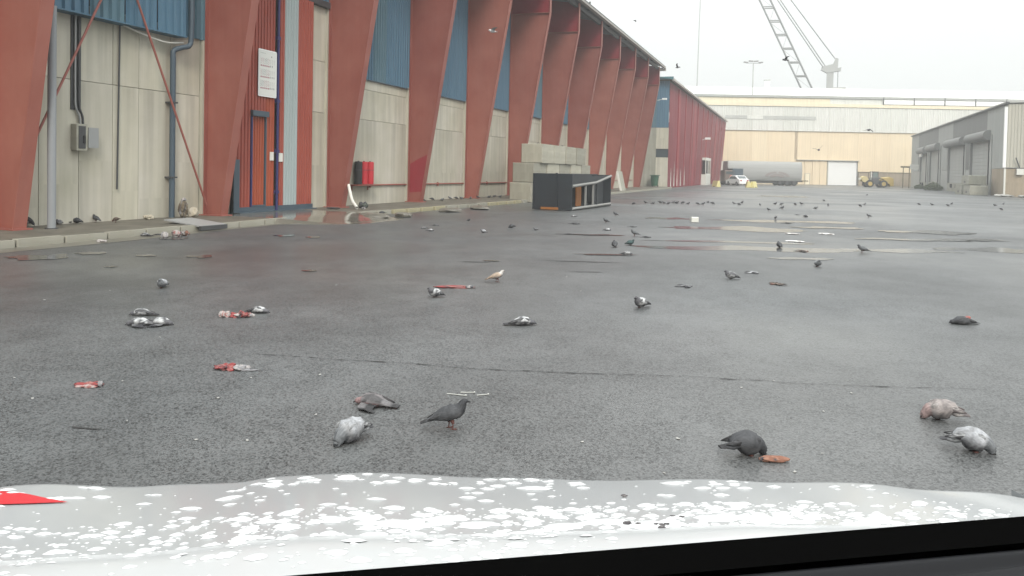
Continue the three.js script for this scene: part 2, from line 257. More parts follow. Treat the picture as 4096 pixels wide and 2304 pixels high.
// ---------- first warehouse ----------
const colZ = (i) => -11.45 - 6.1 * (i - 1), WX = -15.9;
const wh = thing('warehouse', 'long warehouse with tapered red steel columns, blue cladding and concrete wall', 'warehouse', [0, 0, 0]);
const sub = (name, parent) => { const g = new THREE.Group(); g.name = name; parent.add(g); return g; };
{
  // tapered portal columns
  const webShape = new THREE.Shape([[-15.78, 0.1], [-15.22, 0.1], [-13.47, 10.58], [-15.78, 10.58]].map(([x, y]) => new THREE.Vector2(x, y)));
  const hShape = new THREE.Shape([[-15.78, 10.62], [-13.47, 10.62], [-13.5, 12.4], [-15.78, 12.75]].map(([x, y]) => new THREE.Vector2(x, y)));
  const ext = (s) => { const g = new THREE.ExtrudeGeometry(s, { depth: 0.016, bevelEnabled: false }); g.translate(0, 0, -0.008); return g; };
  const web = ext(webShape), haunch = ext(hShape);
  const L = Math.hypot(1.75, 10.48), ang = Math.atan2(1.75, 10.48);
  const fl = box(0.03, L, 0.30); fl.rotateZ(-ang); fl.translate(-14.345 + 0.012, 5.34, 0);
  const flU = boxAt(-13.47, -13.44, 10.6, 12.42, -0.15, 0.15), fi = boxAt(-15.81, -15.78, 0.1, 12.7, -0.13, 0.13);
  const plate = boxAt(-15.78, -13.46, 10.58, 10.62, -0.13, 0.13), base = boxAt(-15.88, -15.08, 0.14, 0.17, -0.22, 0.22);
  const reds = [0, 1, 2, 3].map((k) => { const t = T.paint.clone(); t.offset.set(k * 0.31, k * 0.47); t.rotation = k * 0.02; t.needsUpdate = true; const f = 1 + (k - 1.5) * 0.05; return M([0.30 * f, 0.098 * (f + 0.02 * k), 0.077 * f], 0.5 + 0.05 * k, { map: t }); });
  for (let i = 1; i <= 12; i++) {
    const c = sub('portal_column', wh), RM = reds[(i * 3) % 4]; c.position.z = colZ(i);
    mesh('web', web, RM, c); mesh('haunch', haunch, i > 4 ? mt.crimson : RM, c); mesh('outer_flange', fl, RM, c); mesh('upper_flange', flU, mt.red, c); mesh('inner_flange', fi, mt.red, c); mesh('knee_plate', plate, mt.red, c); mesh('base_plate', base, mt.red, c);
    if (i === 4) { const s = new THREE.Shape([[-15.77, 0.55], [-15.16, 0.6], [-14.94, 2.2], [-15.35, 2.02], [-15.77, 1.78]].map(([x, y]) => new THREE.Vector2(x, y))); const g = new THREE.ExtrudeGeometry(s, { depth: 0.022, bevelEnabled: false }); g.translate(0, 0, -0.011); mesh('paint_patch', g, mt.crimson, c).userData.label = 'fresh crimson paint patch on the lower web'; }
  }
  // concrete wall
  const cw = sub('concrete_wall', wh);
  mesh('backing', boxAt(-16.4, -16.02, 0, 7.3, 6, -81), mt.joint, cw);
  const put = (z0, z1, y0, y1, x = WX, m = mt.concrete) => { const ou = rr(0, 9), ov = rr(0, 1.2), w = Math.abs(z1 - z0) - 0.016, h = y1 - y0 - 0.014; return mesh('concrete_panel', tr(box(0.14, h, w, ou, y0 + ov), x - 0.07 + rr(-0.004, 0.004), (y0 + y1) / 2, (z0 + z1) / 2), m, cw); };
  for (let i = 0; i <= 11; i++) {
    const za = colZ(i), zb = colZ(i + 1);
    if (i === 2) { // gate bay: only side panels, taller
      for (const [y0, y1] of [[PY - 0.04, 3.5], [3.5, 5.3], [5.3, 7.2]]) { put(-22.5, -23.48, y0, y1); put(za - 0.2, -18.62, y0, y1); }
    } else if (i === 1) {
      const zs = [za - 0.18, -12.43, -13.45, -14.4, -15.2, -16.25, zb + 0.22]; for (let k = 0; k < zs.length - 1; k++) { put(zs[k], zs[k + 1], PY - 0.04, 3.5, WX, k % 2 ? mt.concrete : mt.concreteB); put(zs[k], zs[k + 1], 3.5, 5.3); }
    } else { const a = za - 0.18, b = zb + 0.18; for (const [y0, y1] of [[PY - 0.04, 3.45], [3.45, 4.62], [4.62, 5.3]]) put(a, b, y0, y1, WX, rnd() < 0.5 ? mt.concrete : mt.concreteB); }
  }
  for (let i = 0; i <= 12; i++) mesh('pilaster', boxAt(-16.04, -15.82, PY - 0.04, i === 2 || i === 3 ? 7.2 : 5.05, colZ(i) - 0.19, colZ(i) + 0.19, rr(0, 5), 0), mt.concrete, cw);
  // blue cladding, one sheet per metre
  const cl = sub('cladding', wh);
  const H = 12.75 - 5.02;
  const sheet = (w, h, pitch, d) => { const g = ribbed(w, h, pitch, d); g.rotateY(Math.PI / 2); return g; }; // runs towards -z, ribs towards +x
  const gA = sheet(0.985, H, 0.197, 0.045), gB = sheet(0.985, H, 0.25, 0.06);
  for (let i = 0; i <= 11; i++) {
    const za = colZ(i), n = 6, step = 6.1 / n;
    for (let k = 0; k < n; k++) {
      const z = za - k * step; if (i === 2) { mesh('cladding_sheet', sheet(0.985, 12.75 - 7.35, 0.2, 0.045), mt.blue, cl, [WX + 0.03, 7.35, z - 0.01]); continue; }
      mesh('cladding_sheet', i === 1 ? gB : gA, rnd() < 0.75 ? mt.blue : mt.blueDull, cl, [(i === 1 && k < 5 ? -15.62 : WX + 0.03) + rr(0, 0.006), 5.02 + (i === 1 && k === 5 ? 0.06 : 0), z - 0.01]);
    }
    if (i !== 2) mesh('flashing', boxAt(WX, i === 1 ? -15.55 : WX + 0.09, 4.985, 5.02, za - 0.02, za - 6.08 + (i === 1 ? 1.05 : 0)), i === 1 ? mt.blue : mt.slateBlue, cl);
  }
  mesh('return_panel', boxAt(-15.9, -15.62, 5.03, 12.7, -16.545, -16.56), mt.blue, cl);
  mesh('gate_beam', boxAt(WX - 0.02, WX + 0.16, 7.2, 7.4, -17.8, -23.5), mt.darkSteel, wh);
  // roof: sheets over 13 bays, gutter
  const rf = sub('roof', wh), slope = Math.atan2(3, 18);
  for (let z = 6; z > -80; z -= 2) { const g = box(18.6, 0.05, 1.97); g.rotateZ(-slope); mesh('roof_sheet', g, mt.roof, rf, [-22.25, 14.1 + rr(0, 0.012), z - 1]); }
  mesh('gutter', boxAt(-13.36, -13.1, 12.42, 12.60, 6, -80.3), mt.fascia, rf);
  mesh('eave_beam', boxAt(-13.75, -13.55, 12.15, 12.4, 6, -79), mt.darkSteel, rf);
  mesh('end_trim', boxAt(-15.6, -13.1, 12.2, 12.4, -80.2, -80.4), mt.fascia, rf);
  const inner = sub('interior_wall', wh); mesh('back_wall', boxAt(-31, -30.8, 0, 15, 6, -80), mt.greyDark, inner);
  mesh('end_wall', boxAt(-31, -16.1, 0, 12.7, -80.0, -80.2), mt.blueDull, inner); mesh('front_end_wall', boxAt(-31, -16.1, 0, 12.7, 5.8, 6), mt.blueDull, inner);
  for (let i = 1; i <= 12; i += 1) mesh('purlin', boxAt(-15.9, -13.6, 12.55, 12.7, colZ(i) - 3, colZ(i) - 3.1), mt.darkSteel, rf);
  // downpipe with swan neck
  const dp = sub('downpipe', wh); mesh('pipe', bar([-15.74, PY, -16.18], [-15.74, 4.45, -16.18], 0.075, 14), mt.slateBlue, dp);
  mesh('elbow', tube([[-15.74, 4.42, -16.18], [-15.74, 4.6, -16.2], [-15.66, 4.72, -16.42], [-15.6, 4.8, -16.62], [-15.58, 5.1, -16.66], [-15.58, 7, -16.66]], 0.07, 40, 12), mt.slateBlue, dp);
  for (const y of [1.2, 3.2]) mesh('bracket', boxAt(-15.9, -15.65, y, y + 0.04, -16.28, -16.08), mt.darkSteel, dp);
  // X bracing
  mesh('brace_rod', bar([-15.4, 1.38, -11.62], [-15.4, 8.6, -15.2], 0.028), mt.red, wh); mesh('brace_rod', bar([-15.4, 0.45, -17.1], [-15.4, 9.2, -12.95], 0.028), mt.red, wh);
  mesh('wall_pipe', bar([WX + 0.05, 0.9, -23.9], [WX + 0.05, 0.86, -78], 0.03), mt.red, wh);
  for (let i = 3; i < 12; i++) mesh('wall_pipe_clip', boxAt(WX, WX + 0.07, 0.8, 0.96, colZ(i) - 2.9, colZ(i) - 3.0), mt.red, wh);
  for (const [x, y, z] of [[-13.3, 9.0, colZ(12)]]) { const l = sub('floodlight', wh); mesh('arm', bar([x - 0.3, y, z], [x + 0.3, y + 0.12, z], 0.03), mt.offWhite, l); mesh('head', boxAt(x + 0.2, x + 0.65, y + 0.06, y + 0.22, z - 0.15, z + 0.15), mt.white, l); }
  // flat panel beside first column, recess shade put into its dark brown colour
  mesh('recess_shade_panel', boxAt(WX, WX + 0.04, 4.15, 5.0, -12.0, -12.3), M([0.05, 0.035, 0.03], 0.8), wh);
  // soot stained panel marks
  mesh('loose_hose', tube([[-15.8, 5.0, -14.6], [-15.72, 4.86, -15.2], [-15.7, 4.78, -15.9], [-15.7, 4.86, -16.5]], 0.022, 30, 8), mt.offWhite, wh);
}
// gate: a leaf each side of the blue bolt
{
  const gx = -15.72, gate = thing('sliding_gate', 'tall ribbed red gate with pale grey stripe and small wicket door', 'gate', [0, 0, 0]);
  const rib = (w, h, p = 0.14) => { const g = ribbed(w, h, p, 0.035, 0.5); g.rotateY(Math.PI / 2); return g; };
  const lf = sub('gate_leaf', gate), rt = sub('gate_leaf', gate);
  const S = (par, z0, z1, m, y0 = 0.3, y1 = 7.2) => mesh('ribbed_sheet', rib(z0 - z1 - 0.006, y1 - y0), m, par, [gx, y0, z0]);
  S(lf, -18.68, -19.28, mt.gateRed); S(lf, -19.28, -19.98, mt.gateRed, 3.28); S(lf, -19.98, -20.42, mt.gateRust, 0.3, 3.7); S(lf, -19.98, -20.42, mt.gateRed, 3.7);
  S(rt, -20.52, -20.9, mt.gateRed); S(rt, -20.9, -21.62, mt.paleStripe, 0.3); S(rt, -21.62, -22.46, mt.gateRed);
  for (const [p, a, b] of [[lf, -18.68, -20.43], [rt, -20.51, -22.46]]) { mesh('bottom_rail', boxAt(gx - 0.03, gx + 0.07, 0.17, 0.31, a, b), mt.slateBlue, p); mesh('top_rail', boxAt(gx - 0.05, gx - 0.01, 7.0, 7.19, a, b), mt.darkSteel, p); }
  const wd = sub('wicket_door', gate);
  mesh('door_sheet', rib(0.6, 2.85, 0.13), mt.gateRust, wd, [gx - 0.01, 0.36, -19.33]);
  mesh('door_frame', boxAt(gx - 0.02, gx + 0.06, 0.31, 3.14, -19.27, -19.33), mt.navy, wd); mesh('door_frame', boxAt(gx - 0.02, gx + 0.06, 0.31, 3.14, -19.93, -19.98), mt.slateBlue, wd);
  mesh('door_canopy', boxAt(gx - 0.02, gx + 0.14, 3.1, 3.27, -19.24, -20.0), mt.slateBlue, wd); mesh('door_sill', boxAt(gx - 0.02, gx + 0.07, 0.3, 0.36, -19.33, -19.93), mt.slateBlue, wd);
  mesh('drop_bolt', bar([gx + 0.09, 0.16, -20.47], [gx + 0.09, 7.1, -20.47], 0.045, 10), mt.navy, gate);
  for (const y of [0.7, 2.0, 3.6, 5.6]) mesh('bolt_guide', boxAt(gx + 0.02, gx + 0.13, y, y + 0.1, -20.4, -20.54), mt.navy, gate);
  mesh('white_plate', boxAt(gx + 0.04, gx + 0.06, 1.75, 2.02, -20.16, -20.34), mt.offWhite, gate); mesh('white_plate', boxAt(gx + 0.04, gx + 0.06, 1.72, 2.0, -20.6, -20.8), mt.offWhite, gate);
  mesh('threshold', boxAt(-15.9, -15.5, PY, 0.17, -18.6, -22.5), mt.slateBlue, gate);
  single('dark_board', 'narrow dark blue board standing between the second column and the gate', 'board', boxAt(-15.62, -15.58, 0.16, 1.75, -18.42, -18.66), mt.slateBlue);
  // notice board
  const c = document.createElement('canvas'); c.width = 512; c.height = 768; const x = c.getContext('2d');
  x.fillStyle = '#e4e6e0'; x.fillRect(0, 0, 512, 768); x.fillStyle = '#9a9a96'; for (let i = 0; i < 9; i++) x.fillRect(40 + i * 17, 46, 12, 7);
  x.fillStyle = '#8e908c'; x.fillRect(355, 80, 26, 22);
  const tone = ['#a06a70', '#b58a8e', '#8c8c8a', '#777', '#a77a80'];
  for (let r = 0; r < 3; r++) for (let k = 0; k < 8; k++) {
    const X = 40 + k * 56, Y = 130 + r * 190; x.fillStyle = k < 5 ? tone[(r + k) % 5] : '#a9aaa6';
    if (k < 5) { for (let q = 0; q < 7; q++) x.fillRect(X + (q % 2) * 22, Y + q * 15, 14 + hash(k, q, r) * 10, 7 + hash(q, k, r) * 5); x.fillStyle = '#b07880'; x.fillRect(X, Y + 118, 40, 26); }
    else { x.fillStyle = '#b5b6b2'; for (let q = 0; q < 5; q++) x.fillRect(X, Y + 14 + q * 17, 24 + hash(q, k, 3) * 16, 6); }
    if (k >= 5) { x.fillStyle = r === 2 ? '#55585a' : '#7d7f80'; if (r > 0 || k < 7) x.fillRect(X + 4, Y + 108, 18, 34); }
  }
  const tx = new THREE.CanvasTexture(c); tx.colorSpace = THREE.SRGBColorSpace;
  const sg = thing('notice_board', 'white site notice board with rows of tiny pictograms on the red gate', 'sign', [gx + 0.075, 4.46, -19.96], Math.PI / 2);
  const shp = new THREE.Shape(); const w = 0.44, h = 0.73, q = 0.05; shp.moveTo(-w + q, -h); shp.lineTo(w - q, -h); shp.quadraticCurveTo(w, -h, w, -h + q); shp.lineTo(w, h - q); shp.quadraticCurveTo(w, h, w - q, h); shp.lineTo(-w + q, h); shp.quadraticCurveTo(-w, h, -w, h - q); shp.lineTo(-w, -h + q); shp.quadraticCurveTo(-w, -h, -w + q, -h);
  mesh('panel', new THREE.ExtrudeGeometry(shp, { depth: 0.012, bevelEnabled: false }), mt.white, sg);
  mesh('print', new THREE.PlaneGeometry(0.82, 1.4), M([0.85, 0.85, 0.85], 0.5, { map: tx }), sg, [0, 0, 0.016]);
  mesh('batten', boxAt(-0.4, 0.4, -0.5, -0.46, -0.02, 0), mt.darkSteel, sg); mesh('batten', boxAt(-0.4, 0.4, 0.46, 0.5, -0.02, 0), mt.darkSteel, sg);
}
// wall fittings in the first bay
{
  const p = thing('steel_post', 'tall grey steel post standing on the pavement before the concrete wall', 'post', [-14.96, PY, -12.0]);
  mesh('shaft', bar([0, 0, 0], [0, 4.72, 0], 0.085, 18), mt.greyPost, p); mesh('base_plate', tr(new THREE.CylinderGeometry(0.13, 0.13, 0.02, 16), 0, 0.01, 0), mt.darkSteel, p); mesh('cap', tr(new THREE.CylinderGeometry(0.09, 0.09, 0.03, 18), 0, 4.735, 0), mt.greyPost, p);
  const e = thing('junction_box', 'grey electrical box with conduits running up the concrete wall', 'electrical box', [WX, 0, -13.42]);
  mesh('casing', tr(block(0.2, 0.62, 0.3, 0.015), 0.1, 2.16, 0.04), mt.concreteGrey, e); mesh('cover', boxAt(0.2, 0.215, 1.9, 2.42, -0.04, 0.14), mt.darkSteel, e); mesh('open_door', boxAt(0.17, 0.19, 1.92, 2.4, -0.14, -0.42), mt.steel, e); mesh('handle', boxAt(0.215, 0.24, 2.02, 2.2, -0.02, 0.03), mt.black, e);
  mesh('conduit', tube([[0.06, 2.45, -0.02], [0.06, 2.65, 0], [0.06, 2.85, 0.1], [0.06, 3.2, 0.12], [0.06, 5.3, 0.12]], 0.025, 40, 8), mt.steel, e); mesh('conduit', tube([[0.06, 2.45, -0.1], [0.06, 2.65, -0.08], [0.06, 2.85, 0.0], [0.06, 3.2, 0.02], [0.06, 5.3, 0.02]], 0.025, 40, 8), mt.darkSteel, e); mesh('cable_tray', boxAt(0.0, 0.03, 2.8, 5.2, -0.06, 0.2), mt.darkSteel, e);
  single('wall_rod', 'thin dark vertical rod hanging on the concrete wall', 'rod', bar([WX + 0.05, 0.92, -14.5], [WX + 0.05, 5.0, -14.56], 0.022), mt.darkSteel);
  single('wall_plate', 'small white plate fixed to the concrete beside the first column', 'plate', boxAt(WX, WX + 0.02, 1.95, 2.12, -12.12, -12.22), mt.white);
  // cylinders on the wall pipe
  const C = (z, m, label) => { const g = thing('gas_cylinder', label, 'cylinder', [WX + 0.2, 0.94, z], 0, 'cylinders above the red wall pipe'); mesh('body', new THREE.LatheGeometry([[0, 0], [0.14, 0], [0.15, 0.02], [0.15, 0.84], [0.135, 0.87], [0, 0.87]].map((q) => new THREE.Vector2(...q)), 20), m, g); mesh('valve', tr(box(0.05, 0.03, 0.05), 0, 0.885, 0), mt.darkSteel, g); mesh('strap', tr(new THREE.TorusGeometry(0.152, 0.01, 6, 20).rotateX(Math.PI / 2), 0, 0.55, 0), mt.darkSteel, g); };
  C(-25.45, mt.black, 'black cylinder at the left of two red ones on the wall'); C(-25.85, mt.redCyl, 'red cylinder between the black one and another red one'); C(-26.3, mt.redCyl, 'red cylinder at the right end of the row on the wall');
  const sh = thing('cylinder_shelf', 'narrow red steel shelf under the wall cylinders', 'shelf', [WX, 0.9, -25.88]); mesh('plate', boxAt(0.0, 0.4, 0.0, 0.035, -0.75, 0.75), mt.red, sh); mesh('bracket', boxAt(0, 0.04, -0.2, 0, -0.6, -0.55), mt.red, sh); mesh('bracket', boxAt(0, 0.04, -0.2, 0, 0.55, 0.6), mt.red, sh);
  single('leaning_pipe', 'white plastic pipe leaning against the wall beside the third column', 'pipe', tube([[-14.25, PY + 0.05, -23.05], [-14.6, 0.42, -23.3], [-15.05, 0.95, -23.75]], 0.055, 20, 10), mt.offWhite);
}

// ---------- lumps: rags, sacks, stones ----------
function lump(rx, ry, rz, s, cols, amp = 0.5, det = 16) {
  const g = new THREE.SphereGeometry(1, det * 2, det); const p = g.attributes.position, c = new Float32Array(p.count * 3);
  for (let i = 0; i < p.count; i++) {
    const x = p.getX(i), y = p.getY(i), z = p.getZ(i), a = fbm(x * 2.3 + s + 9, z * 2.3 + y * 1.3 + s * 2 + 9, 4, 501 + s), k = 1 + amp * (a - 0.5) * 2;
    p.setXYZ(i, x * rx * k, Math.max(-0.97, y) * ry * k + ry * 0.9, z * rz * k);
    const q = fbm(x * 2.2 + s * 3 + 20, z * 2.2 + y + 20, 3, 601 + s), n = Math.min(cols.length - 1, Math.floor(Math.max(0, (q - 0.28) / 0.44) * cols.length)); const cc = cols[Math.max(0, n)];
    c[3 * i] = cc[0]; c[3 * i + 1] = cc[1]; c[3 * i + 2] = cc[2];
    if (p.getY(i) < 0.002) p.setY(i, 0.002);
  }
  g.setAttribute('color', new THREE.BufferAttribute(c, 3)); g.computeVertexNormals(); return g;
}
const RED = [0.22, 0.04, 0.04], PINK = [0.27, 0.12, 0.11], WHT = [0.33, 0.31, 0.3], DK = [0.04, 0.04, 0.045], ORG = [0.19, 0.085, 0.055], GR = [0.2, 0.2, 0.21];
const yawc = R(20.35);
const rag = (name, label, x, z, rx, ry, rz, s, cols, turn = 0, y = 0, amp = 0.5, cat = 'scrap', group) => single(name, label, cat, lump(rx, ry, rz, s, cols, amp), mt.rag, [x, y, z], yawc + turn, group);
{
  const a = thing('red_scrap', 'red and white scraps in a row beside the white backed lying pigeon', 'scrap', [-5.47, 0, -6.54], yawc); [[-0.12, 0.05, [WHT, PINK, WHT]], [-0.02, 0.06, [RED, PINK, RED, WHT]], [0.06, 0.045, [PINK, RED, DK]], [0.12, 0.04, [WHT, GR, PINK]], [0.0, 0.08, [DK, RED, PINK]]].forEach(([x, r, c], i) => mesh('piece', tr(lump(r, [0.03, 0.022, 0.034, 0.02, 0.008][i], [0.03, 0.04, 0.03, 0.035, 0.06][i], 11 + i, c, 1.1), x, 0, [0.03, 0, 0.02, -0.02, 0][i]), mt.rag, a));
  const b = thing('red_scrap', 'red scrap with a white end and grey strip on the left asphalt', 'scrap', [-4.09, 0, -4.83], yawc); mesh('piece', tr(lump(0.07, 0.022, 0.045, 21, [RED, DK, RED, PINK, RED], 1.1), -0.04, 0, 0), mt.rag, b); mesh('piece', tr(lump(0.055, 0.018, 0.03, 22, [WHT, GR, WHT, GR], 1.1), 0.07, 0, -0.01), mt.rag, b); mesh('strip', tr(lump(0.08, 0.008, 0.02, 23, [DK, GR]), 0.13, 0, 0.02), mt.rag, b);
  const c = thing('red_scrap', 'small red scrap with white rim, leftmost in the foreground', 'scrap', [-4.67, 0, -4.06], yawc); mesh('piece', lump(0.075, 0.016, 0.03, 31, [RED, DK, RED, PINK, RED], 1.1), mt.rag, c); mesh('rim', tr(lump(0.06, 0.01, 0.016, 32, [PINK, WHT, PINK], 1.0), -0.01, 0, 0.035), mt.rag, c); mesh('tip', tr(lump(0.02, 0.02, 0.02, 33, [WHT, GR]), 0.065, 0, 0), mt.rag, c);
  const d = thing('red_scrap', 'thin long red scrap behind the small pale pigeon', 'scrap', [-4.32, 0, -9.39], yawc); mesh('piece', lump(0.24, 0.016, 0.045, 41, [RED, PINK, RED, DK, RED], 0.95), mt.rag, d); mesh('tip', tr(lump(0.05, 0.02, 0.03, 42, [WHT, GR, DK]), 0.24, 0, 0), mt.rag, d);
  rag('orange_scrap', 'orange brown scrap under the head of the dark feeding pigeon', -0.08, -4.52, 0.08, 0.016, 0.025, 51, [ORG, [0.25, 0.13, 0.09], ORG, DK]);
  rag('red_tuft', 'small reddish tuft on the dark flat pigeon at right', 1.81, -9.73, 0.03, 0.022, 0.025, 57, [PINK, [0.3, 0.09, 0.07]], 0, 0.05);
  [[-0.12, -22.5, 0.22, 'white flat plate lying at the puddle, left of the two far ones', 0.3], [0.79, -23.03, 0.2, 'white flat plate lying on dry asphalt right of the puddles', 0.3], [-0.01, -19.91, 0.22, 'white flat plate lying between the two wide puddles', -0.1]].forEach(([x, z, r, l, t], i) => rag('white_plate', l, x, z, r, 0.02, 0.1, 61 + i, [WHT, [0.7, 0.7, 0.68]], -t - 0.5, 0, 0.3));
  single('paper_box', 'small white paper box lying in the middle of the yard', 'box', tr(block(0.24, 0.17, 0.2, 0.012), 0, 0.086, 0), mt.offWhite, [-3.18, 0, -26.04], 0.4);
  [[-2.22, -4.94, 0.1, -0.25], [-2.17, -5.02, 0.07, 0.1], [-2.05, -5.01, 0.06, 0.4]].forEach(([x, z, l, t], i) => single('white_stick', ['longest white stick behind the standing dark pigeon', 'short white stick just behind the longest stick', 'white stick lying apart, right of the two others'][i], 'stick', mergeGeometries([bar([-l / 1.4, 0.006, 0], [l / 1.4, 0.006, 0.004], 0.0035, 6), tr(new THREE.SphereGeometry(0.007, 8, 6), l / 1.4, 0.007, 0.004)]), mt.greyClad, [x, 0, z], yawc + t));
  rag('white_rag', 'white rag in the gutter, left of the pink and white pair', -12.6, -12.76, 0.08, 0.07, 0.07, 71, [WHT, WHT, GR]); rag('white_rag', 'pink and white rag in the gutter below the kerb', -12.6, -13.08, 0.1, 0.08, 0.06, 72, [WHT, PINK, DK, WHT]); rag('white_rag', 'white and dark rag at the right end of the gutter litter', -12.62, -13.36, 0.1, 0.07, 0.06, 73, [WHT, DK, ORG]); rag('white_rag', 'small white rag lying alone in the gutter near the post', -12.9, -11.45, 0.09, 0.03, 0.05, 74, [WHT, WHT]);
  rag('dark_sack', 'black crumpled bag by the foot of the white leaning pipe', -14.5, -23.85, 0.17, 0.11, 0.15, 81, [DK, DK, [0.06, 0.07, 0.06]], 0, PY, 0.8, 'bag'); rag('white_bottle_scrap', 'small white scrap before the black crumpled bag', -14.05, -23.15, 0.07, 0.035, 0.05, 82, [WHT, DK, WHT], 0, PY);
  rag('dark_rag', 'flat dark rag at the foot of the third column', -14.85, -22.5, 0.2, 0.04, 0.12, 83, [DK, [0.05, 0.045, 0.04]], 0, PY);
  const f = thing('brown_sack', 'brown upright sack with pale bundle beside the blue downpipe', 'sack', [-15.5, PY, -16.35]); mesh('sack', lump(0.12, 0.24, 0.12, 91, [[0.12, 0.09, 0.06], [0.2, 0.17, 0.12], [0.07, 0.06, 0.05], GR], 0.7), mt.rag, f); mesh('bundle', tr(lump(0.13, 0.13, 0.13, 92, [[0.4, 0.36, 0.28], [0.35, 0.32, 0.26]], 0.6), 0.1, 0, -0.26), mt.rag, f); mesh('knot', tr(lump(0.06, 0.05, 0.06, 93, [GR, WHT]), 0, 0.44, 0), mt.rag, f);
  rag('small_sack', 'small tan stones against the wall left of the downpipe', -15.65, -15.3, 0.1, 0.06, 0.1, 94, [[0.35, 0.32, 0.25]], 0, PY, 0.8, 'stone');
  const s = thing('kerb_ramp', 'grey metal ramp plate laid over the kerb below the downpipe', 'ramp', [-13.75, 0, -14.9]); const rp = box(1.1, 0.03, 0.9); rp.rotateZ(-0.1); mesh('plate', rp, M([0.28, 0.29, 0.29], 0.4), s, [0.0, 0.17, 0]); mesh('lip', boxAt(0.52, 0.58, 0.02, 0.12, -0.45, 0.45), mt.darkSteel, s);
  [[-12.5, -21.3, 0.5, 'broken pale slab at the far corner of the apron'], [-12.1, -25.9, 0.45, 'broken concrete piece before the yellowish kerb'], [-12.0, -28.6, 0.6, 'largest broken concrete slab before the kerb near the skip'], [-12.0, -22.2, 0.35, 'small broken slab beside the apron edge']].forEach(([x, z, r, l], i) => { const g = new THREE.IcosahedronGeometry(1, 1), p = g.attributes.position, uv = g.attributes.uv; for (let k = 0; k < p.count; k++) { const X = p.getX(k), Y = p.getY(k), Z = p.getZ(k), q = 0.75 + 0.5 * vnoise(X * 2 + 7 + i, Z * 2 + 7 + Y, 0, 0, 640 + i); p.setXYZ(k, X * r * q, Math.max(0, Y * 0.11 * q + 0.05), Z * r * 0.7 * q); uv.setXY(k, X, Z); } g.computeVertexNormals(); single('broken_slab', l, 'slab', g, mt.gutter, [x, 0.004, z], i); });
}
SCRAPS.forEach(([x, z], i) => { if (i % 4 === 3) return; const r = rr(0.004, 0.0095); single('paper_scrap', 'tiny white scrap lying on the wet asphalt', 'scrap', lump(r * 1.6, 0.004, r, 701 + i, [[0.3, 0.3, 0.29], [0.4, 0.4, 0.38]], 0.9, 5), mt.rag, [x, 0, z], rr(0, 6), 'tiny white scraps scattered on the asphalt'); });
// ---------- black skip ----------
{
  const k = thing('skip', 'black steel skip with an open grey framed side and rusty boards inside', 'skip', [-10.2, 0, -30.0]);
  k.rotation.y = -0.03;
  const L = -6.1, W = 1.68, H = 1.5, t = 0.05;
  mesh('end_panel', boxAt(0, W, 0.02, H, 0, -t), mt.skip, k); mesh('end_rib', boxAt(0.98, 1.06, 0.02, H + 0.03, 0.0, 0.04), mt.skip, k); mesh('end_rib', boxAt(-0.01, 0.06, 0.02, H, 0.0, 0.04), mt.skip, k);
  mesh('rust_strip', boxAt(0.36, 1.12, 0.03, 0.13, 0.042, 0.05), mt.rust, k);
  mesh('back_panel', boxAt(0, t, 0.02, H, -t, L), mt.skip, k); mesh('floor_panel', boxAt(t, W, 0.02, 0.08, -t, L), mt.skip, k); mesh('far_panel', boxAt(t, W, 0.02, H - 0.03, L, L + t), mt.skip, k); mesh('top_panel', boxAt(t, W * 0.6, H - t, H, -t, L), mt.skip, k);
  const s = new THREE.Shape([[t, H], [t, 0.98], [3.4, 1.14], [6.08, 1.38], [6.08, H - 0.05], [2.9, H - 0.07], [2.5, H]].map(([x, y]) => new THREE.Vector2(x, y))); const g = new THREE.ExtrudeGeometry(s, { depth: 0.03, bevelEnabled: false }); g.rotateY(Math.PI / 2); mesh('side_panel', g, mt.skip, k, [W - 0.04, 0, 0]);
  const rail = (a, b, n) => { const gg = bar(a, b, 0.065, 4); mesh(n, gg, mt.greyDark, k); };
  rail([W, 1.0, -0.06], [W, 1.12, -3.5], 'upper_rail'); rail([W, 1.12, -3.5], [W, 1.42, -6.08], 'upper_rail'); rail([W, 0.08, -0.05], [W, 0.1, -6.08], 'lower_rail');
  for (const z of [-1.9, -3.05, -3.6]) mesh('post', boxAt(W - 0.05, W + 0.02, 0.08, 1.12, z, z - 0.09), z < -3.3 ? mt.skip : mt.greyDark, k);
  for (const [z0, z1, m] of [[-0.35, -0.9, mt.rustBoard], [-0.95, -1.35, mt.concreteGrey], [-2.05, -2.75, mt.rust]]) mesh('inner_board', boxAt(W - 0.5, W - 0.45, 0.1, 1.0, z0, z1), m, k);
  mesh('stiffener', boxAt(W - 0.3, W - 0.25, 0.08, 1.3, -4.0, -5.6), mt.skip, k);
}
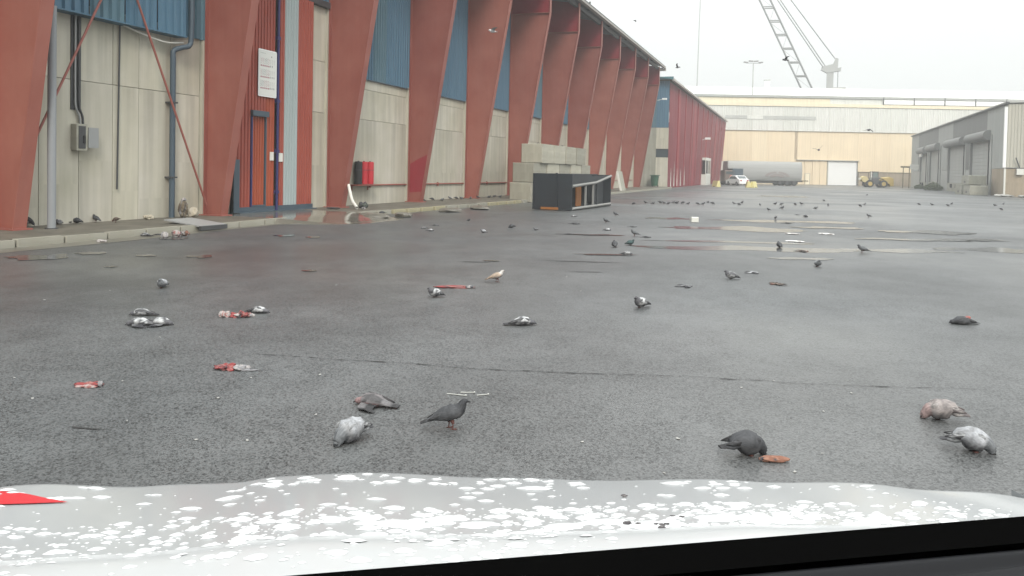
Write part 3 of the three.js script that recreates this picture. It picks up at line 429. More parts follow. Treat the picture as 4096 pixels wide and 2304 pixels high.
// ---------- concrete block wall ----------
{
  const x0 = -13.05, rows = [[0, -36.4, 5], [1, -36.7, 5], [2, -37.6, 4]]; const names = ['bottom', 'middle', 'top'];
  for (const [r, z0, n] of rows) for (let i = 0; i < n; i++) {
    const L = 2.0, w = 1.15, h = 1.0; const g = thing('concrete_block', `${i === 0 ? 'nearest' : i === n - 1 ? 'farthest' : ['', 'second', 'third', 'fourth'][i]} concrete block in the ${names[r]} row of the stack behind the skip`, 'concrete block', [x0 + (r === 2 ? 0.12 : r === 1 ? 0.05 : 0) + rr(-0.03, 0.03) + 0.05 * i, PY * 0 + r * 1.0, z0 - i * (L + 0.06) - L / 2], rr(-0.02, 0.02), 'concrete blocks stacked behind the skip');
    const b = block(w, h - 0.015, L, 0.03); mesh('body', b, mt.blockTone[Math.floor(rnd() * 3)], g, [0, h / 2, 0]);
    if (r === 2) mesh('lifting_eye', tr(new THREE.TorusGeometry(0.07, 0.012, 6, 12), 0, h + 0.01, 0), mt.darkSteel, g);
  }
  const sl = thing('leaning_slab', 'grey concrete slab leaning near the foot of the far columns', 'slab', [-13.4, 0, -61.5]); const gg = box(0.14, 1.6, 1.5); gg.rotateZ(0.22); mesh('slab', gg, mt.concreteGrey, sl, [0, 0.9, 0]); mesh('edge', tr(box(0.15, 1.6, 0.1).rotateZ(0.22), 0, 0.9, 0.82), mt.offWhite, sl);
  const bn = thing('waste_bin', 'dark green wheeled bin beside the far wall', 'bin', [-14.6, PY, -84.0]); mesh('body', tr(new THREE.CylinderGeometry(0.55, 0.42, 1.1, 4, 1).rotateY(Math.PI / 4), 0, 0.65, 0), mt.greenBin, bn); mesh('lid', tr(box(1.0, 0.07, 0.95), 0, 1.24, 0), mt.greenBin, bn); for (const s of [-1, 1]) mesh('wheel', tr(new THREE.CylinderGeometry(0.1, 0.1, 0.06, 12).rotateZ(Math.PI / 2), s * 0.3, 0.1, -0.3), mt.tyre, bn);
}
// ---------- second warehouse ----------
{
  const b = thing('red_warehouse', 'weathered dark red clad warehouse standing behind the column warehouse', 'warehouse', [0, 0, 0]);
  const wall = sub('red_wall', b), n = 32, Zs = -85.2, Ze = -152;
  for (let i = 0; i < n; i++) {
    const za = Zs + (Ze - Zs) * i / n, zb = Zs + (Ze - Zs) * (i + 1) / n - 0.0, top = 11.6; const xb = (z) => -13.4 - 0.55 * (z - Zs) / (Ze - Zs), xt = (z) => -13.4 + 0.25 * (z - Zs) / (Ze - Zs);
    const g = ribbed(Math.abs(zb - za) - 0.02, top, 0.35, 0.05); g.rotateY(Math.PI / 2); const p = g.attributes.position, uv = g.attributes.uv; for (let k = 0; k < p.count; k++) { const y = p.getY(k) / top, z = za + p.getZ(k); p.setXYZ(k, p.getX(k) + xb(z) * (1 - y) + xt(z) * y, p.getY(k), z); uv.setXY(k, uv.getX(k) + i * 2.1, uv.getY(k)); }
    g.computeVertexNormals(); mesh('cladding_sheet', g, i % 7 === 3 ? mt.crimson : mt.crimsonWall, wall);
  }
  for (const z of [-87, -89.5, -92, -95, -98.5]) { const s = new THREE.Shape([[-0.28, 0], [0.28, 0], [0.12, 1.5], [0, 2.4 + rr(-0.5, 0.5)], [-0.14, 1.4]].map(([x, y]) => new THREE.Vector2(x, y))); const g = new THREE.ExtrudeGeometry(s, { depth: 0.01, bevelEnabled: false }); g.rotateY(Math.PI / 2); mesh('bare_patch', g, mt.offWhite, wall, [-13.33 - 0.5 * (z - Zs) / (Ze - Zs), 0.15, z]).userData.label = 'pale bare streak at the foot of the red wall'; }
  for (let z = -91.3; z > -150; z -= 6.1) { const t = (z - Zs) / (Ze - Zs), xb = -13.4 - 0.55 * t, xt = -13.4 + 0.25 * t; const g = box(0.24, 11.4, 0.3, z, 0); const p = g.attributes.position; for (let k = 0; k < p.count; k++) { const y = (p.getY(k) + 5.7) / 11.4; p.setX(k, p.getX(k) * (0.5 + 0.5 * y) + xb * (1 - y) + xt * y + 0.06); } g.computeVertexNormals(); mesh('wall_fin', g, mt.crimson, wall, [0, 5.75, z]); }
  const ew = sub('end_wall', b);
  mesh('concrete_panel', boxAt(-17, -14.75, 0, 6.6, -85.0, -85.2), mt.concreteGrey, ew); mesh('concrete_panel', boxAt(-14.73, -13.42, 0, 3.35, -84.96, -85.2, 2, 1), mt.concrete, ew); mesh('concrete_panel', boxAt(-14.73, -13.42, 4.3, 6.6, -84.96, -85.2, 4, 0), mt.concrete, ew);
  mesh('window_opening', boxAt(-14.73, -13.42, 3.36, 4.29, -85.08, -85.2), mt.glass, ew);
  mesh('cladding_sheet', tr(ribbed(2.3, 5.2, 0.25, 0.05), -17, 6.62, -85.02), mt.blueDull, ew); mesh('cladding_sheet', tr(ribbed(1.3, 5.2, 0.25, 0.05), -14.72, 6.62, -85.0), mt.blue, ew);
  const rf = sub('roof', b); { const g = box(18.6, 0.1, 68.5); g.rotateZ(-Math.atan2(3, 18)); mesh('roof_sheet', g, mt.tealRoof, rf, [-22.1, 13.35, -118.4]); }
  mesh('gutter', boxAt(-13.1, -12.82, 11.66, 11.9, -84.4, -152.6), mt.fascia, rf); mesh('end_fascia', boxAt(-17, -12.9, 11.86, 12.1, -84.25, -84.45), mt.tealRoof, rf); mesh('soffit', boxAt(-16, -13.1, 11.75, 11.8, -84.5, -152), mt.rustBoard, rf);
  mesh('far_end_wall', boxAt(-31, -13.6, 0, 11.6, -152, -152.2), mt.crimson, b); mesh('back_wall', boxAt(-31, -30.8, 0, 14, -85, -152), mt.greyDark, b);
  const d = sub('doorway', b); mesh('porch_wall', boxAt(-13.0, -12.9, 0, 1.7, -118, -124.5), mt.offWhite, d); mesh('porch_wall', boxAt(-13.9, -13.0, 0, 1.6, -118, -118.1), mt.offWhite, d); mesh('porch_wall', boxAt(-13.9, -13.0, 0, 3.7, -124.5, -124.4), mt.offWhite, d); mesh('porch_lintel', boxAt(-13.9, -12.9, 3.7, 4.1, -118, -124.5), mt.offWhite, d); for (const z of [-118.1, -121.3, -124.3]) mesh('porch_post', boxAt(-13.02, -12.92, 1.7, 3.7, z + 0.1, z - 0.1), mt.offWhite, d); for (const [z0, z1] of [[-118.2, -121.2], [-121.4, -124.2]]) mesh('window_pane', boxAt(-12.98, -12.96, 1.72, 3.68, z0, z1), mt.glass, d);
  const f = sub('floodlight', b); mesh('arm', bar([-13.4, 6.6, -116], [-12.7, 6.9, -116], 0.05), mt.offWhite, f); mesh('head', boxAt(-12.9, -12.2, 6.7, 7.0, -115.7, -116.4), mt.white, f);
  mesh('corner_panel', boxAt(-13.95, -13.2, 0, 4.2, -150.5, -152.1), mt.offWhite, b);
}
// ---------- far building ----------
const FO = [5.5, 0, -164.2], FA = R(18.4);
{
  const b = thing('far_shed', 'huge cream and white industrial shed closing the far end of the yard', 'building', FO, FA);
  const lw = sub('lower_wall', b), up = sub('upper_wall', b), rf = sub('roof', b);
  const vr = { cream: [mt.cream, M([0.80, 0.665, 0.47], 0.85, { map: T.streaky }), M([0.83, 0.70, 0.50], 0.85, { map: T.streaky })], w: [mt.whiteClad, M([0.69, 0.70, 0.66], 0.7, { map: T.streaky }), M([0.74, 0.745, 0.71], 0.7, { map: T.streaky })] };
  const W0 = -66, W1 = 54, st = 3; let i = 0;
  for (let u = W0; u < W1; u += st, i++) {
    const pick = (a) => a[Math.floor(rnd() * 3)], inDoor = u >= -0.1 && u < 5.8;
    if (!(u > -6.5 && u < 5.9)) { mesh('wall_sheet', boxAt(u + 0.01, u + st - 0.01, u > 5 ? 2.66 : 0, 10.48, -0.1, 0.0, u, 0), pick(vr.cream), lw); if (u > 5) mesh('brick_panel', boxAt(u + 0.01, u + st - 0.01, 0, 2.62, -0.1, 0.04, u, 0), mt.brick, lw); }
    mesh('ribbed_sheet', tr(ribbed(st - 0.02, 4.75, 0.33, 0.06), u + 0.01, 10.52, 0.12), pick(vr.w), up);
    mesh('trim_sheet', boxAt(u + 0.005, u + st - 0.005, 15.32, 15.92, 0.0, 0.3, u, 3), mt.creamBand, up);
    mesh('band_sheet', boxAt(u + 0.01, u + st - 0.01, 15.95, 17.0, -0.1, 0.1, u, 5), u < -2 ? mt.creamBand : mt.whiteClad, up);
    mesh('roof_sheet', (() => { const g = box(st - 0.03, 0.06, 15.6); g.rotateX(Math.atan2(3.2, 15)); return g; })(), mt.whiteRoof, rf, [u + st / 2, 19.0 + rr(0, 0.01), -7.6]);
  }
  // door bay
  mesh('wall_sheet', boxAt(-6.6, -0.15, 4.9, 10.48, -0.1, 0.0, 3, 0), mt.cream, lw); mesh('wall_sheet', boxAt(-0.13, 5.75, 4.9, 10.48, -0.1, 0.0, 7, 0), mt.cream, lw); mesh('wall_sheet', boxAt(5.77, 6.2, 2.66, 10.48, -0.1, -0.005, 9, 0), mt.cream, lw);
  mesh('lintel', boxAt(-6.3, 6.0, 4.78, 4.92, 0.0, 0.35), mt.beigeClad, lw);
  for (const [a, c] of [[-6.6, -4.6], [-4.55, -3.05], [-3.0, -1.6], [-1.55, -0.2]]) mesh('sliding_panel', boxAt(a, c, 0, 4.76, -0.1, 0.02 + (a > -4 ? 0.05 : 0), a, 0), mt.cream, lw);
  const pd = sub('side_door', b); mesh('leaf', boxAt(-4.35, -3.55, 0, 2.1, 0.07, 0.11), mt.creamBand, pd); mesh('frame', boxAt(-4.45, -4.37, 0, 2.2, 0.06, 0.13), mt.beigeClad, pd); mesh('frame', boxAt(-3.53, -3.45, 0, 2.2, 0.06, 0.13), mt.beigeClad, pd); mesh('frame', boxAt(-4.45, -3.45, 2.12, 2.2, 0.06, 0.13), mt.beigeClad, pd);
  const rd = sub('roller_door', b); for (let y = 0.02; y < 4.7; y += 0.3) mesh('slat', boxAt(0.08, 5.62, y, y + 0.29, -0.06, -0.02 + 0.002 * (Math.round(y / 0.3) % 2)), mt.white, rd); mesh('jamb', boxAt(-0.12, 0.06, 0, 4.76, -0.1, 0.1), mt.beigeClad, rd); mesh('jamb', boxAt(5.64, 5.8, 0, 4.76, -0.1, 0.1), mt.greyDark, rd);
  mesh('window_strip', boxAt(-20.4, -2.7, 12.75, 13.4, 0.19, 0.22), mt.greyClad, up); mesh('light_panel', boxAt(-16.1, -13.0, 12.72, 13.42, 0.2, 0.24), mt.whiteClad, up);
  mesh('drip_line', boxAt(W0, W1, 10.48, 10.53, 0.0, 0.22), mt.beigeClad, lw); mesh('drip_line', boxAt(W0, W1, 15.26, 15.32, 0, 0.22), mt.darkSteel, up); mesh('brick_cap', boxAt(5.8, W1, 2.62, 2.72, 0, 0.14), mt.rustBoard, lw);
  mesh('gutter', boxAt(W0, W1, 17.02, 17.5, -0.1, 0.35), mt.greyWall, rf); 
  for (let u = 10.2; u < 54; u += 5.9) { mesh('railing_post', boxAt(u, u + 0.12, 16.0, 17.5, 0.3, 0.45), mt.darkSteel, rf); mesh('railing_panel', boxAt(u + 0.15, u + 5.85, 16.05, 16.9, 0.3, 0.36), mt.whiteRoof, rf); }
  mesh('back_roof', (() => { const g = box(120, 0.06, 15.6); g.rotateX(-Math.atan2(3.2, 15)); return g; })(), mt.whiteRoof, rf, [-6, 19.0, -22.6]);
  mesh('side_wall', boxAt(W0, W0 + 0.2, 0, 17, -30, -0.2), mt.cream, b); mesh('side_wall', boxAt(W1 - 0.2, W1, 0, 17, -30, -0.2), mt.cream, b); mesh('rear_wall', boxAt(W0, W1, 0, 17, -30.2, -30), mt.cream, b);
  const v = thing('roof_vent', 'small white roof vent with dark cap on the far shed roof', 'vent', [FO[0] - 8 * Math.cos(FA) - 15 * Math.sin(FA), 20.5, FO[2] + 8 * Math.sin(FA) - 15 * Math.cos(FA)]); mesh('stack', tr(new THREE.CylinderGeometry(0.55, 0.55, 1.6, 14), 0, 0.8, 0), mt.whiteRoof, v); mesh('cap', tr(new THREE.CylinderGeometry(0.8, 0.8, 0.15, 14), 0, 1.75, 0), mt.greyClad, v);
  const fl = (u, y, w) => [FO[0] + u * Math.cos(FA) + w * Math.sin(FA), y, FO[2] - u * Math.sin(FA) + w * Math.cos(FA)];
  const lp = thing('lamp_mast', 'tall lamp mast with four floodlights over the far shed roof', 'lamp post', fl(-15.2, 17.5, 0.15), FA); mesh('pole', bar([0, 0, 0], [0, 6.3, 0], 0.13, 10, 0.09), mt.greyClad, lp); mesh('crossbar', bar([-1.5, 6.2, 0], [1.5, 6.2, 0], 0.06), mt.steel, lp); for (const [x, s] of [[-1.5, 0.5], [-0.5, 0.5], [0.5, 0.5], [1.4, 0.5]]) mesh('floodlight', tr(box(0.8, 0.22, 0.5).rotateZ(x * 0.08), x, 6.32 + (Math.abs(x) < 1 ? 0.25 : 0), 0.1), mt.greyDark, lp);
  const an = thing('antenna_mast', 'thin tall antenna mast behind the far shed roof', 'mast', fl(-18.3, 0, -40)); mesh('pole', bar([0, 0, 0], [0.5, 46, 0], 0.16, 8, 0.1), mt.crane, an); mesh('base', tr(box(1, 0.6, 1), 0, 0.3, 0), mt.concreteGrey, an);
}
// ---------- crane behind the shed ----------
{
  const c = thing('harbour_crane', 'lattice boom crane rising behind the far shed roof', 'crane', [0, 0, 0]);
  const A = V(-21.0, 72.5, -240), B = V(12, 3, -250), dx = V(3.05, 0.1, -1.0), up = V(0, 0, -2.6), P = (t, s, d = 0) => A.clone().lerp(B, t).addScaledVector(dx, s).addScaledVector(up, d);
  for (const s of [0, 1]) for (const d of [0, 1]) mesh('boom_rail', bar(P(0, s, d).toArray(), P(1, s, d).toArray(), 0.2, 6), mt.craneSteel, c);
  for (let i = 0; i <= 17; i++) { const t = i / 17; for (const d of [0, 1]) mesh('boom_rung', bar(P(t, 0, d).toArray(), P(t, 1, d).toArray(), 0.2, 5), mt.craneSteel, c); if (i < 17) mesh('boom_lace', bar(P(t, i % 2, 1).toArray(), P((i + 1) / 17, 1 - i % 2, 1).toArray(), 0.05, 4), mt.craneSteel, c); }
  const H = [6.3, 34.0, -248.6], H2 = [9.8, 36.4, -250];
  for (const [h, d, x] of [[H, 0, -20], [[7.0, 34.2, -248.8], 1, -19.2], [H2, 0, -17.6]]) mesh('stay_cable', bar([x, 73.5, -243], h, 0.16, 5), mt.cable, c);
  mesh('gantry_head', (() => { const s = new THREE.Shape([[5.5, 33.6], [6.4, 34.6], [8.8, 35.2], [9.6, 37.0], [10.3, 36.7], [10.2, 34.0], [11.2, 34.2], [11.0, 33.2], [7.2, 32.6]].map(([x, y]) => new THREE.Vector2(x, y))); const g = new THREE.ExtrudeGeometry(s, { depth: 2, bevelEnabled: false }); g.translate(0, 0, -250.4); return g; })(), mt.crane, c);
  mesh('mast', boxAt(7.2, 9.1, 0, 33.0, -250.3, -248.6), mt.crane, c); mesh('mast_ladder', boxAt(10.2, 10.4, 20, 33, -249.5, -249.3), mt.cable, c); mesh('machine_house', boxAt(8.8, 12.5, 25.4, 28.2, -251.5, -248), mt.greyClad, c); mesh('sheave', tr(new THREE.CylinderGeometry(0.55, 0.55, 0.5, 14).rotateX(Math.PI / 2), 6.2, 34.1, -249), mt.greyDark, c);
}
// ---------- right building ----------
{
  const b = thing('grey_shed', 'grey clad loading shed with roller shutters on the right', 'building', [0, 0, 0]);
  const X = 19.5, Zn = -89.6, Zf = -158, H = 9.3; const wall = sub('side_wall', b), fr = sub('front_wall', b);
  const doors = [[-96.6, -106.4, 6.4], [-110, -121, 6.35], [-128.5, -137, 6.3], [-140, -147, 6.2]];
  let z = Zn; const nSh = 24, stp = (Zn - Zf) / nSh;
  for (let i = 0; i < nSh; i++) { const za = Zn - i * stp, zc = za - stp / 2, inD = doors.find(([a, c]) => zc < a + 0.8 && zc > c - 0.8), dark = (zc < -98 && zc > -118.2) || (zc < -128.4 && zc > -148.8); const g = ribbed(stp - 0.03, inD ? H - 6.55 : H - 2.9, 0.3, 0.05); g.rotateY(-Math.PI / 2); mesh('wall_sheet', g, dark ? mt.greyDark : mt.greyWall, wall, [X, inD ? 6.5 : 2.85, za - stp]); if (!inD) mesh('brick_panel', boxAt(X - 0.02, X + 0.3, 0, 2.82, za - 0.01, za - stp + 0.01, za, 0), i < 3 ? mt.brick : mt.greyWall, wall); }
  for (const [a, c, h] of doors) {
    const d = sub('loading_door', b); const w = a - c; mesh('shutter_box', tr(new THREE.CylinderGeometry(0.55, 0.55, w + 0.8, 16).rotateX(Math.PI / 2), X - 0.25, h + 0.1, (a + c) / 2), mt.greyDark, d);
    for (let y = 1.15; y < h - 0.3; y += 0.42) mesh('slat', boxAt(X + 0.12, X + 0.17 + 0.01 * (Math.round(y * 10) % 2), y, y + 0.405, a - 0.3, c + 0.3), mt.greyWall, d);
    mesh('guide_rail', boxAt(X - 0.12, X + 0.2, 0.9, h, a - 0.1, a - 0.32), mt.black, d); mesh('guide_rail', boxAt(X - 0.12, X + 0.2, 0.9, h, c + 0.32, c + 0.1), mt.greyDark, d); mesh('dock_wall', boxAt(X - 0.1, X + 0.3, 0, 1.12, a, c), mt.concreteGrey, d);
    for (const q of [0.33, 0.66]) mesh('dock_bumper', boxAt(X - 0.3, X - 0.1, 0.5, 1.0, a - w * q, a - w * q - 0.5), mt.black, d);
    mesh('pilaster', boxAt(X - 0.05, X + 0.3, 0, 6.48, a + 0.9, a + 0.02, 1, 1), mt.greyWall, d); mesh('pilaster', boxAt(X - 0.05, X + 0.3, 0, 6.48, c - 0.02, c - 0.9, 3, 1), mt.greyWall, d);
  }
  mesh('white_panel', boxAt(X - 0.4, X - 0.2, 5.3, 6.3, -143.5, -146), mt.white, b);  // plain white panel on the side of the shed
  for (let k = 0; k < 20; k++) { mesh('front_sheet', tr(ribbed(1.98, H - 2.9, 0.3, 0.05), X + 0.02 + 2 * k, 2.88, Zn), mt.beigeClad, fr); mesh('brick_panel', boxAt(X + 0.01 + 2 * k, X + 1.99 + 2 * k, 0, 2.84, Zn - 0.2, Zn + 0.08, k * 2, 0), mt.brick, fr); }
  mesh('sill', boxAt(X - 0.1, X + 40, 2.82, 2.9, Zn - 0.2, Zn + 0.14), mt.darkSteel, fr);
  mesh('downpipe', boxAt(X - 0.22, X + 0.02, 2.9, 9.0, Zn + 0.02, Zn - 0.3), mt.white, b); mesh('corner_post', boxAt(X - 0.12, X + 0.02, 0, 2.86, Zn + 0.12, Zn - 0.1), mt.offWhite, b);
  const rf = sub('roof', b); mesh('eave', boxAt(X - 0.25, X + 0.1, 9.25, 9.45, Zn + 0.25, Zf), mt.darkSteel, rf); { const g = box(21, 0.1, Zn - Zf + 0.4); g.rotateZ(Math.atan2(0.5, 20)); mesh('roof_sheet', g, mt.greyWall, rf, [X + 10.2, 9.66, (Zn + Zf) / 2]); } { const g = box(21, 0.1, Zn - Zf + 0.4); g.rotateZ(-Math.atan2(0.5, 20)); mesh('roof_sheet', g, mt.greyWall, rf, [X + 30.6, 9.66, (Zn + Zf) / 2]); }
  const gb = new THREE.Shape([[X, 9.28], [X + 40, 9.28], [X + 20, 9.75]].map(([x, y]) => new THREE.Vector2(x, y))); mesh('gable', tr(new THREE.ExtrudeGeometry(gb, { depth: 0.1, bevelEnabled: false }), 0, 0, Zn - 0.1), mt.beigeClad, fr);
  mesh('far_wall', boxAt(X, X + 40, 0, 9.2, Zf, Zf - 0.2), mt.greyWall, b); mesh('rear_wall', boxAt(X + 40, X + 40.2, 0, 9.2, Zn, Zf), mt.greyWall, b);
  const wl = sub('wall_lamp', b); mesh('housing', boxAt(X + 0.9, X + 1.5, 2.2, 2.8, Zn + 0.1, Zn + 0.4), mt.offWhite, wl); mesh('bracket', bar([X + 1.2, 2.8, Zn + 0.2], [X + 0.8, 3.9, Zn + 0.3], 0.06), mt.darkSteel, wl);
  [[17.7, -93.6, 2.6, 1.0, 'lower concrete block against the grey shed, nearest one', 0], [17.5, -96.9, 2.8, 1.1, 'lower concrete block against the grey shed, behind the nearest', 0], [17.8, -95.2, 2.9, 1.0, 'upper concrete block on the pair against the grey shed', 1.08]].forEach(([x, zz, L, h, l, y]) => { const g = thing('dock_block', l, 'concrete block', [x, y, zz], 0.05, 'concrete blocks at the grey shed'); mesh('body', block(1.7, h, L, 0.05), mt.concreteGrey, g, [0, h / 2, 0]); mesh('lifting_slot', boxAt(-0.86, -0.85, 0.2, 0.4, -0.3, 0.3), mt.darkSteel, g); });
  for (const [x, zz, l] of [[19.0, -87.8, 0.8], [21.2, -87.2, 0.9], [24, -86.6, 1.2]]) single('white_rubble', ['left', 'middle', 'right'][[19, 21.2, 24].indexOf(x)] + ' pale rubble heap at the corner of the grey shed', 'rubble', lump(l, 0.13, 0.4, Math.round(x), [[0.22, 0.22, 0.2], [0.3, 0.3, 0.28]], 0.8), mt.rag, [x, 0, zz]);
  // bush: leaf clumps
  for (const [bx, bz, br, l] of [[18.2, -124, 1.15, 'green bush growing against the grey shed wall'], [18.4, -139, 0.7, 'low green weeds at the far corner of the grey shed']]) {
    const t = thing('bush', l, 'bush', [bx, 0, bz]); const gs = []; for (let k = 0; k < 700; k++) { const a = rr(0, 6.28), r = br * Math.sqrt(rnd()), y = rnd() * br * 1.1 * (1 - 0.6 * r / br) + 0.05; const g = new THREE.PlaneGeometry(0.22, 0.13); g.rotateX(rr(0, 3)); g.rotateY(rr(0, 6)); g.translate(Math.cos(a) * r, y, Math.sin(a) * r * 1.4); gs.push(g); }
    mesh('foliage', mergeGeometries(gs), mt.leaf, t); for (let k = 0; k < 4; k++) mesh('stem', bar([0, 0, 0], [rr(-0.5, 0.5), br * 0.7, rr(-0.5, 0.5)], 0.03, 5), mt.darkSteel, t);
  }
  const fb = thing('road_sign', 'white sign board on posts at the corner of the grey shed', 'sign', [17.0, 0, -140]); mesh('post', bar([-0.9, 0, 0], [-0.9, 3.5, 0], 0.06), mt.rustBoard, fb); mesh('post', bar([0, 0, 0], [0, 3.6, 0], 0.06), mt.rustBoard, fb); mesh('board', boxAt(0.05, 1.35, 3.1, 3.9, -0.05, 0.05), mt.offWhite, fb); mesh('crossbar', boxAt(-1.3, 0, 3.35, 3.6, -0.05, 0.05), mt.rustBoard, fb);
}
// ---------- vehicles at the far end ----------
function wheel(par, x, y, z, r, w, rimM, turn = 0) { const g = new THREE.Group(); g.name = 'wheel'; g.position.set(x, y, z); g.rotation.y = turn; par.add(g); const t = new THREE.LatheGeometry([[r * 0.55, -w / 2], [r * 0.9, -w / 2], [r, -w / 3], [r, w / 3], [r * 0.9, w / 2], [r * 0.55, w / 2]].map((q) => new THREE.Vector2(...q)), 24); t.rotateX(Math.PI / 2); mesh('tyre', t, mt.tyre, g); const q = new THREE.CylinderGeometry(r * 0.56, r * 0.56, w * 0.8, 18); q.rotateX(Math.PI / 2); mesh('rim', q, rimM, g); }
{
  const t = thing('tank_trailer', 'grey tank trailer with a brown arch emblem before the far shed', 'trailer', [-5.6, 0, -134.5], R(20.35));
  const s = new THREE.Shape(); s.moveTo(-1.15, 0.95); s.lineTo(1.15, 0.95); s.bezierCurveTo(1.5, 1.4, 1.45, 3.0, 1.15, 3.75); s.lineTo(-1.15, 3.75); s.bezierCurveTo(-1.45, 3.0, -1.5, 1.4, -1.15, 0.95);
  const g = new THREE.ExtrudeGeometry(s, { depth: 11.9, bevelEnabled: true, bevelSize: 0.18, bevelThickness: 0.22, bevelSegments: 3, curveSegments: 10 }); g.rotateY(Math.PI / 2); g.translate(-5.95, 0, 0); mesh('tank', g, mt.tank, t);
  for (const [r0, r1, a0, a1] of [[0.72, 1.0, 0.15, 1.45], [0.72, 1.0, 1.65, 2.99], [0.2, 0.6, 0.1, 3.04]]) { const e = new THREE.RingGeometry(r0, r1, 20, 1, a0, a1 - a0); e.scale(2.1, 0.95, 1); mesh('emblem', e, M([0.25, 0.22, 0.215], 0.5), t, [2.0, 1.35, 1.605]); }
  mesh('chassis', boxAt(-5.6, 6.6, 0.62, 0.86, -0.5, 0.5), mt.darkSteel, t); mesh('skirt', boxAt(-4.0, 5.6, 0.35, 0.62, 1.0, 1.05), mt.darkSteel, t); mesh('rear_bar', boxAt(6.2, 7.4, 0.75, 0.9, -0.9, 0.9), mt.rustBoard, t);
  for (const X of [2.6, 3.8, 5.0]) for (const z of [-1.05, 1.05]) wheel(t, X, 0.48, z, 0.48, 0.34, mt.darkSteel);
  mesh('support_leg', boxAt(-3.3, -3.1, 0, 0.65, 0.7, 0.9), mt.darkSteel, t); mesh('support_leg', boxAt(-3.3, -3.1, 0, 0.65, -0.9, -0.7), mt.darkSteel, t);
  const v = thing('white_car', 'small white car parked beside the tank trailer', 'car', [-8.6, 0, -121.5], R(-55));
  const bs = new THREE.Shape([[-1.9, 0.3], [-1.95, 0.75], [-1.1, 0.95], [-0.55, 1.42], [0.75, 1.46], [1.55, 0.98], [1.9, 0.9], [1.95, 0.35]].map(([a, b]) => new THREE.Vector2(a, b))); const bg = new THREE.ExtrudeGeometry(bs, { depth: 1.5, bevelEnabled: true, bevelSize: 0.06, bevelThickness: 0.08, bevelSegments: 2 }); bg.translate(0, 0, -0.75); mesh('body', bg, mt.white, v);
  const ws = new THREE.Shape([[-0.95, 0.98], [-0.5, 1.36], [0.7, 1.4], [1.3, 1.0]].map(([a, b]) => new THREE.Vector2(a, b))); const wg = new THREE.ExtrudeGeometry(ws, { depth: 1.7, bevelEnabled: false }); wg.translate(0, 0, -0.85); mesh('side_window', wg, mt.glass, v); { const q = new THREE.PlaneGeometry(1.3, 0.62); q.rotateY(-Math.PI / 2); q.rotateZ(-0.86); mesh('windscreen', q, mt.glass, v, [-0.93, 1.22, 0]); const q2 = new THREE.PlaneGeometry(1.3, 0.7); q2.rotateY(Math.PI / 2); q2.rotateZ(1.02); mesh('rear_window', q2, mt.glass, v, [1.27, 1.27, 0]); }
  for (const X of [-1.2, 1.2]) for (const z of [-0.78, 0.78]) wheel(v, X, 0.31, z, 0.31, 0.2, mt.steel); for (const z of [-0.55, 0.55]) { mesh('headlight', boxAt(-2.03, -1.95, 0.62, 0.76, z - 0.15, z + 0.15), mt.offWhite, v); mesh('tail_light', boxAt(1.98, 2.02, 0.7, 0.9, z - 0.12, z + 0.12), mt.redCyl, v); }
  const k = thing('dark_truck', 'dark brown truck with a red lamp and blue box beside the red wall', 'truck', [-10.2, 0, -124.5], R(25));
  mesh('cab', tr(block(1.7, 1.7, 2, 0.12), -0.1, 1.45, 0), M([0.12, 0.09, 0.075], 0.5), k); mesh('load_box', boxAt(0.3, 2.0, 1.5, 2.6, -1.2, 1.0), mt.slateBlue, k); mesh('chassis', boxAt(-0.9, 1.8, 0.4, 0.62, -0.8, 0.8), mt.darkSteel, k); mesh('red_lamp', tr(new THREE.SphereGeometry(0.28, 14, 10), 0.1, 1.25, 1.05), M([0.7, 0.1, 0.06], 0.4), k); mesh('side_window', boxAt(-0.7, 0.4, 1.7, 2.1, 1.0, 1.02), mt.glass, k); for (const X of [-0.5, 1.2]) for (const z of [-0.8, 0.8]) wheel(k, X, 0.42, z, 0.42, 0.3, mt.darkSteel);
  [[-6.0, -104, 0.2, 'left of the two pale yellow barrier blocks before the trailer'], [-5.35, -104.4, -0.3, 'right of the two pale yellow barrier blocks before the trailer'], [-9.9, -103, 0.6, 'pale yellow barrier block lying at the corner of the red wall']].forEach(([X, z, a, l]) => { const g = thing('barrier_block', l, 'barrier', [X, 0, z], a, 'pale yellow barrier blocks'); const s2 = new THREE.Shape([[-0.3, 0], [0.3, 0], [0.22, 0.3], [0.12, 0.75], [-0.12, 0.75], [-0.22, 0.3]].map(([p, q]) => new THREE.Vector2(p, q))); const gg = new THREE.ExtrudeGeometry(s2, { depth: 1.2, bevelEnabled: true, bevelSize: 0.02, bevelThickness: 0.02, bevelSegments: 1 }); gg.translate(0, 0.02, -0.6); mesh('body', gg, mt.paleYellow, g); mesh('foot_slot', boxAt(-0.33, 0.33, 0.02, 0.1, -0.2, 0.2), mt.darkSteel, g); });
}
